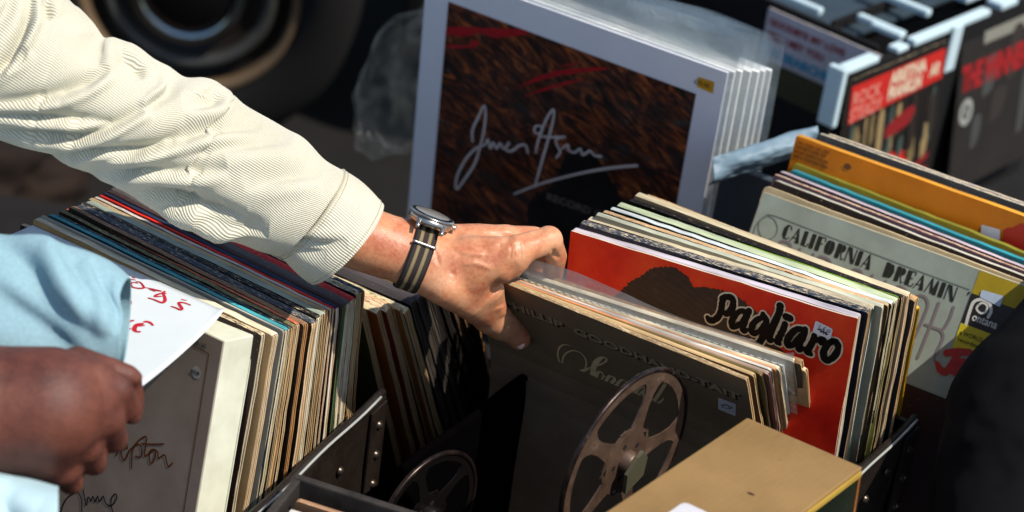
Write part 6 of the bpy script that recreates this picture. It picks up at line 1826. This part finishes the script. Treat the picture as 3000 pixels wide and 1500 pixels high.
poly_flat('pale_strip', [(.06, .250), (.25, .250), (.25, .228), (.06, .228)], flat('pale_grey_print', '7a7a70', .5), csl, y=-.0006)
text_obj('title_lettering', 'THE WINNERS', flat('deep_red_print', '8a1014', .5), csl, .006, .165, .055, y=-.0010, bold=.0030, sx=.62, spacing=.9)
vs, fs = lathe([(.010, 0), (.019, 0)], 28)
link('round_label', mesh('round_label', [(v[0] + .028, -.001, v[1] * 1.15 + .128) for v in vs], fs), csl, [flat('grey_white_print', '8a8c88', .5)])
vs, fs = lathe([(.0001, 0), (.0045, 0)], 16)
link('round_label_centre', mesh('round_label_centre', [(v[0] + .028, -.0012, v[1] * 1.6 + .128) for v in vs], fs), csl, [flat('grey_white_print', '8a8c88', .5)])
for i, (x, z, w_, h_) in enumerate(((.07, .14, .03, .06), (.10, .09, .035, .05), (.05, .06, .02, .05), (.14, .15, .03, .08), (.19, .05, .02, .10))):
    poly_flat('photo_shape', smooth_poly([(x, z), (x + w_, z + .01), (x + w_ * 1.3, z + h_), (x + .2 * w_, z + h_)], 4), flat('photo_grey_%d' % (i % 2), ('3c3e3c', '2c2622')[i % 2], .5), csl, y=-.0007)

# white folded plastic below the left face, and a slate box behind the orange sleeve
def ff(u, v):
    p = Vector((.215, .185, .895)).lerp(Vector((.335, .250, .925)), u) + Vector((0, 0, (.5 - v) * .036))
    p += Vector((.3, -.9, .1)) * (.012 * sin(v * 3.1) + .008 * noise.noise(Vector((u * 3.5, v * 2, 2))) + .0015 * noise.noise(Vector((u * 14, v * 8, 4))))
    return p
wp = grid_surface('plastic_wrap', ff, 60, 20, plain('white_translucent_wrap', '6c8494', .5, nscale=14, var=.12, bmp=.15), None, .001)
tag(wp, 'crumpled white blue plastic wrapping between the prints and the display box', 'plastic wrap')
sb = bmesh.new(); box_bm(sb, 0, .20, 0, .012, 0, .27, 0, bev=.002)
sbo = bm_obj('slate_board', sb, None, [plain('slate_grey_card', '3a4248', .5, nscale=10, var=.3)])
sbo.matrix_world = Matrix.Translation((.235, .262, .60)) @ Matrix.Rotation(radians(-27), 4, 'Z')
tag(sbo, 'slate grey board standing behind the orange sleeve', 'board')
# white and red pole at the right edge
pl = empty('pole', (.602, .208, .50))
tag(pl, 'white upright post with red bands near the right edge', 'post')
vs, fs = tube_mesh([Vector((0, 0, z)) for z in (0, .10, .20, .30, .468, .486, .494)], [.0135, .0135, .0135, .0135, .0135, .011, .004], 20)
link('shaft', mesh('shaft', vs, fs, smooth=True), pl, [plain('white_enamel', 'c4ccc4', .4)])
vs, fs = tube_mesh([Vector((0, 0, z)) for z in (.375, .385, .398, .408)], .0140, 20)
link('red_band', mesh('red_band', vs, fs, smooth=True), pl, [plain('red_enamel', 'a02020', .4)])

# ---------------------------------------------------------------- parked car: wheel, sill and dark underside
car = empty('parked_car', (-.6987, 1.80, 0))
tag(car, 'dark parked car behind the cream sleeve, one ringed wheel showing', 'car')
tyre_m = plain('tyre_rubber', '080708', .9, nscale=80, var=.3)
dish = plain('dark_painted_rim', '1d1815', .4, nscale=30, var=.3)
fl = plain('brown_rim_flange', '7a6650', .35, metal=.4, nscale=20)
gr = plain('grey_rim_ring', '4a4a48', .35, metal=.4, nscale=20)
chr_, t, b = nodes_of('chrome'); b.inputs['Base Color'].default_value = rgb('a8b4b8'); b.inputs['Metallic'].default_value = 1; b.inputs['Roughness'].default_value = .18
def wheel(x, parent=car):
    w = None
    def L_(name, prof, m, par):
        v, f = lathe(prof, 72)
        return link(name, mesh(name, [(p[0] + x, -p[2] - .01, p[1] + .335) for p in v], f, smooth=True), par, [m])
    ty = L_('tyre', [(.222, .0), (.232, .018), (.27, .030), (.31, .026), (.333, .0), (.335, -.06), (.333, -.16), (.25, -.18)], tyre_m, parent)
    rim = L_('rim', [(.0, -.03), (.10, -.03), (.135, -.035), (.150, -.02)], dish, parent)
    L_('rim_ring', [(.150, -.02), (.158, -.004), (.172, -.002), (.178, -.02)], gr, rim)
    L_('rim_well', [(.178, -.02), (.195, -.045), (.205, -.02)], dish, rim)
    L_('rim_flange', [(.204, -.018), (.210, .006), (.222, .010), (.226, .0)], fl, rim)
    L_('hub_cap', [(.0, .035), (.05, .034), (.080, .022), (.090, .004)], plain('black_hub', '0c0c0d', .25), rim)
    L_('hub_ring', [(.088, .002), (.096, .016), (.110, .014), (.118, -.028)], chr_, rim)
wheel(0)
bm = bmesh.new(); box_bm(bm, -2.6, 1.6, .02, 1.7, .50, 1.25, 0, bev=.05); bm_obj('body', bm, car, [plain('black_car_paint', '09090b', .3, nscale=5, var=.2)])
bm = bmesh.new(); box_bm(bm, .42, 1.55, .06, 1.6, .20, .495, 0, bev=.03); bm_obj('sill', bm, car, [plain('black_underbody', '0a0909', .8)])
bm = bmesh.new(); box_bm(bm, -2.5, -.42, .06, 1.6, .20, .495, 0, bev=.03); bm_obj('sill', bm, car, [plain('black_underbody', '0a0909', .8)])
# tan metal loop beside the wheel
pth = [Vector((-.262 + .030 * cos(a), -.05, .40 + .062 * sin(a))) for a in np.linspace(0, 2 * pi, 33)[:-1]]
vs, fs = tube_mesh(pth, .011, 10, closed=True); link('metal_loop', mesh('metal_loop', vs, fs, smooth=True), car, [plain('tan_metal', 'a07a50', .35, metal=.5)])

# ---------------------------------------------------------------- indistinct brown heap at the far left
bm = bmesh.new()
bmesh.ops.create_icosphere(bm, subdivisions=5, radius=1)
for v in bm.verts:
    n_ = noise.noise(v.co * 1.8) * .3 + noise.noise(v.co * 5) * .12
    v.co = Vector((v.co.x * .26, v.co.y * .2, v.co.z * .16)) * (1 + n_)
sk_ = bm_obj('brown_heap', bm, None, [plain('blotchy_brown', '1c110a', .9, nscale=7, var=.8, bmp=.6)], smooth=True)
sk_.location = (-1.02, 1.25, .14)
tag(sk_, 'dark brown indistinct heap on the ground below the cream sleeve', 'heap')

# ---------------------------------------------------------------- ground
bm = bmesh.new()
bmesh.ops.create_grid(bm, x_segments=40, y_segments=40, size=60)
g = bm_obj('ground', bm, None, [plain('asphalt', '131110', .9, nscale=8, var=.45, bmp=.5)])
tag(g, kind='structure')
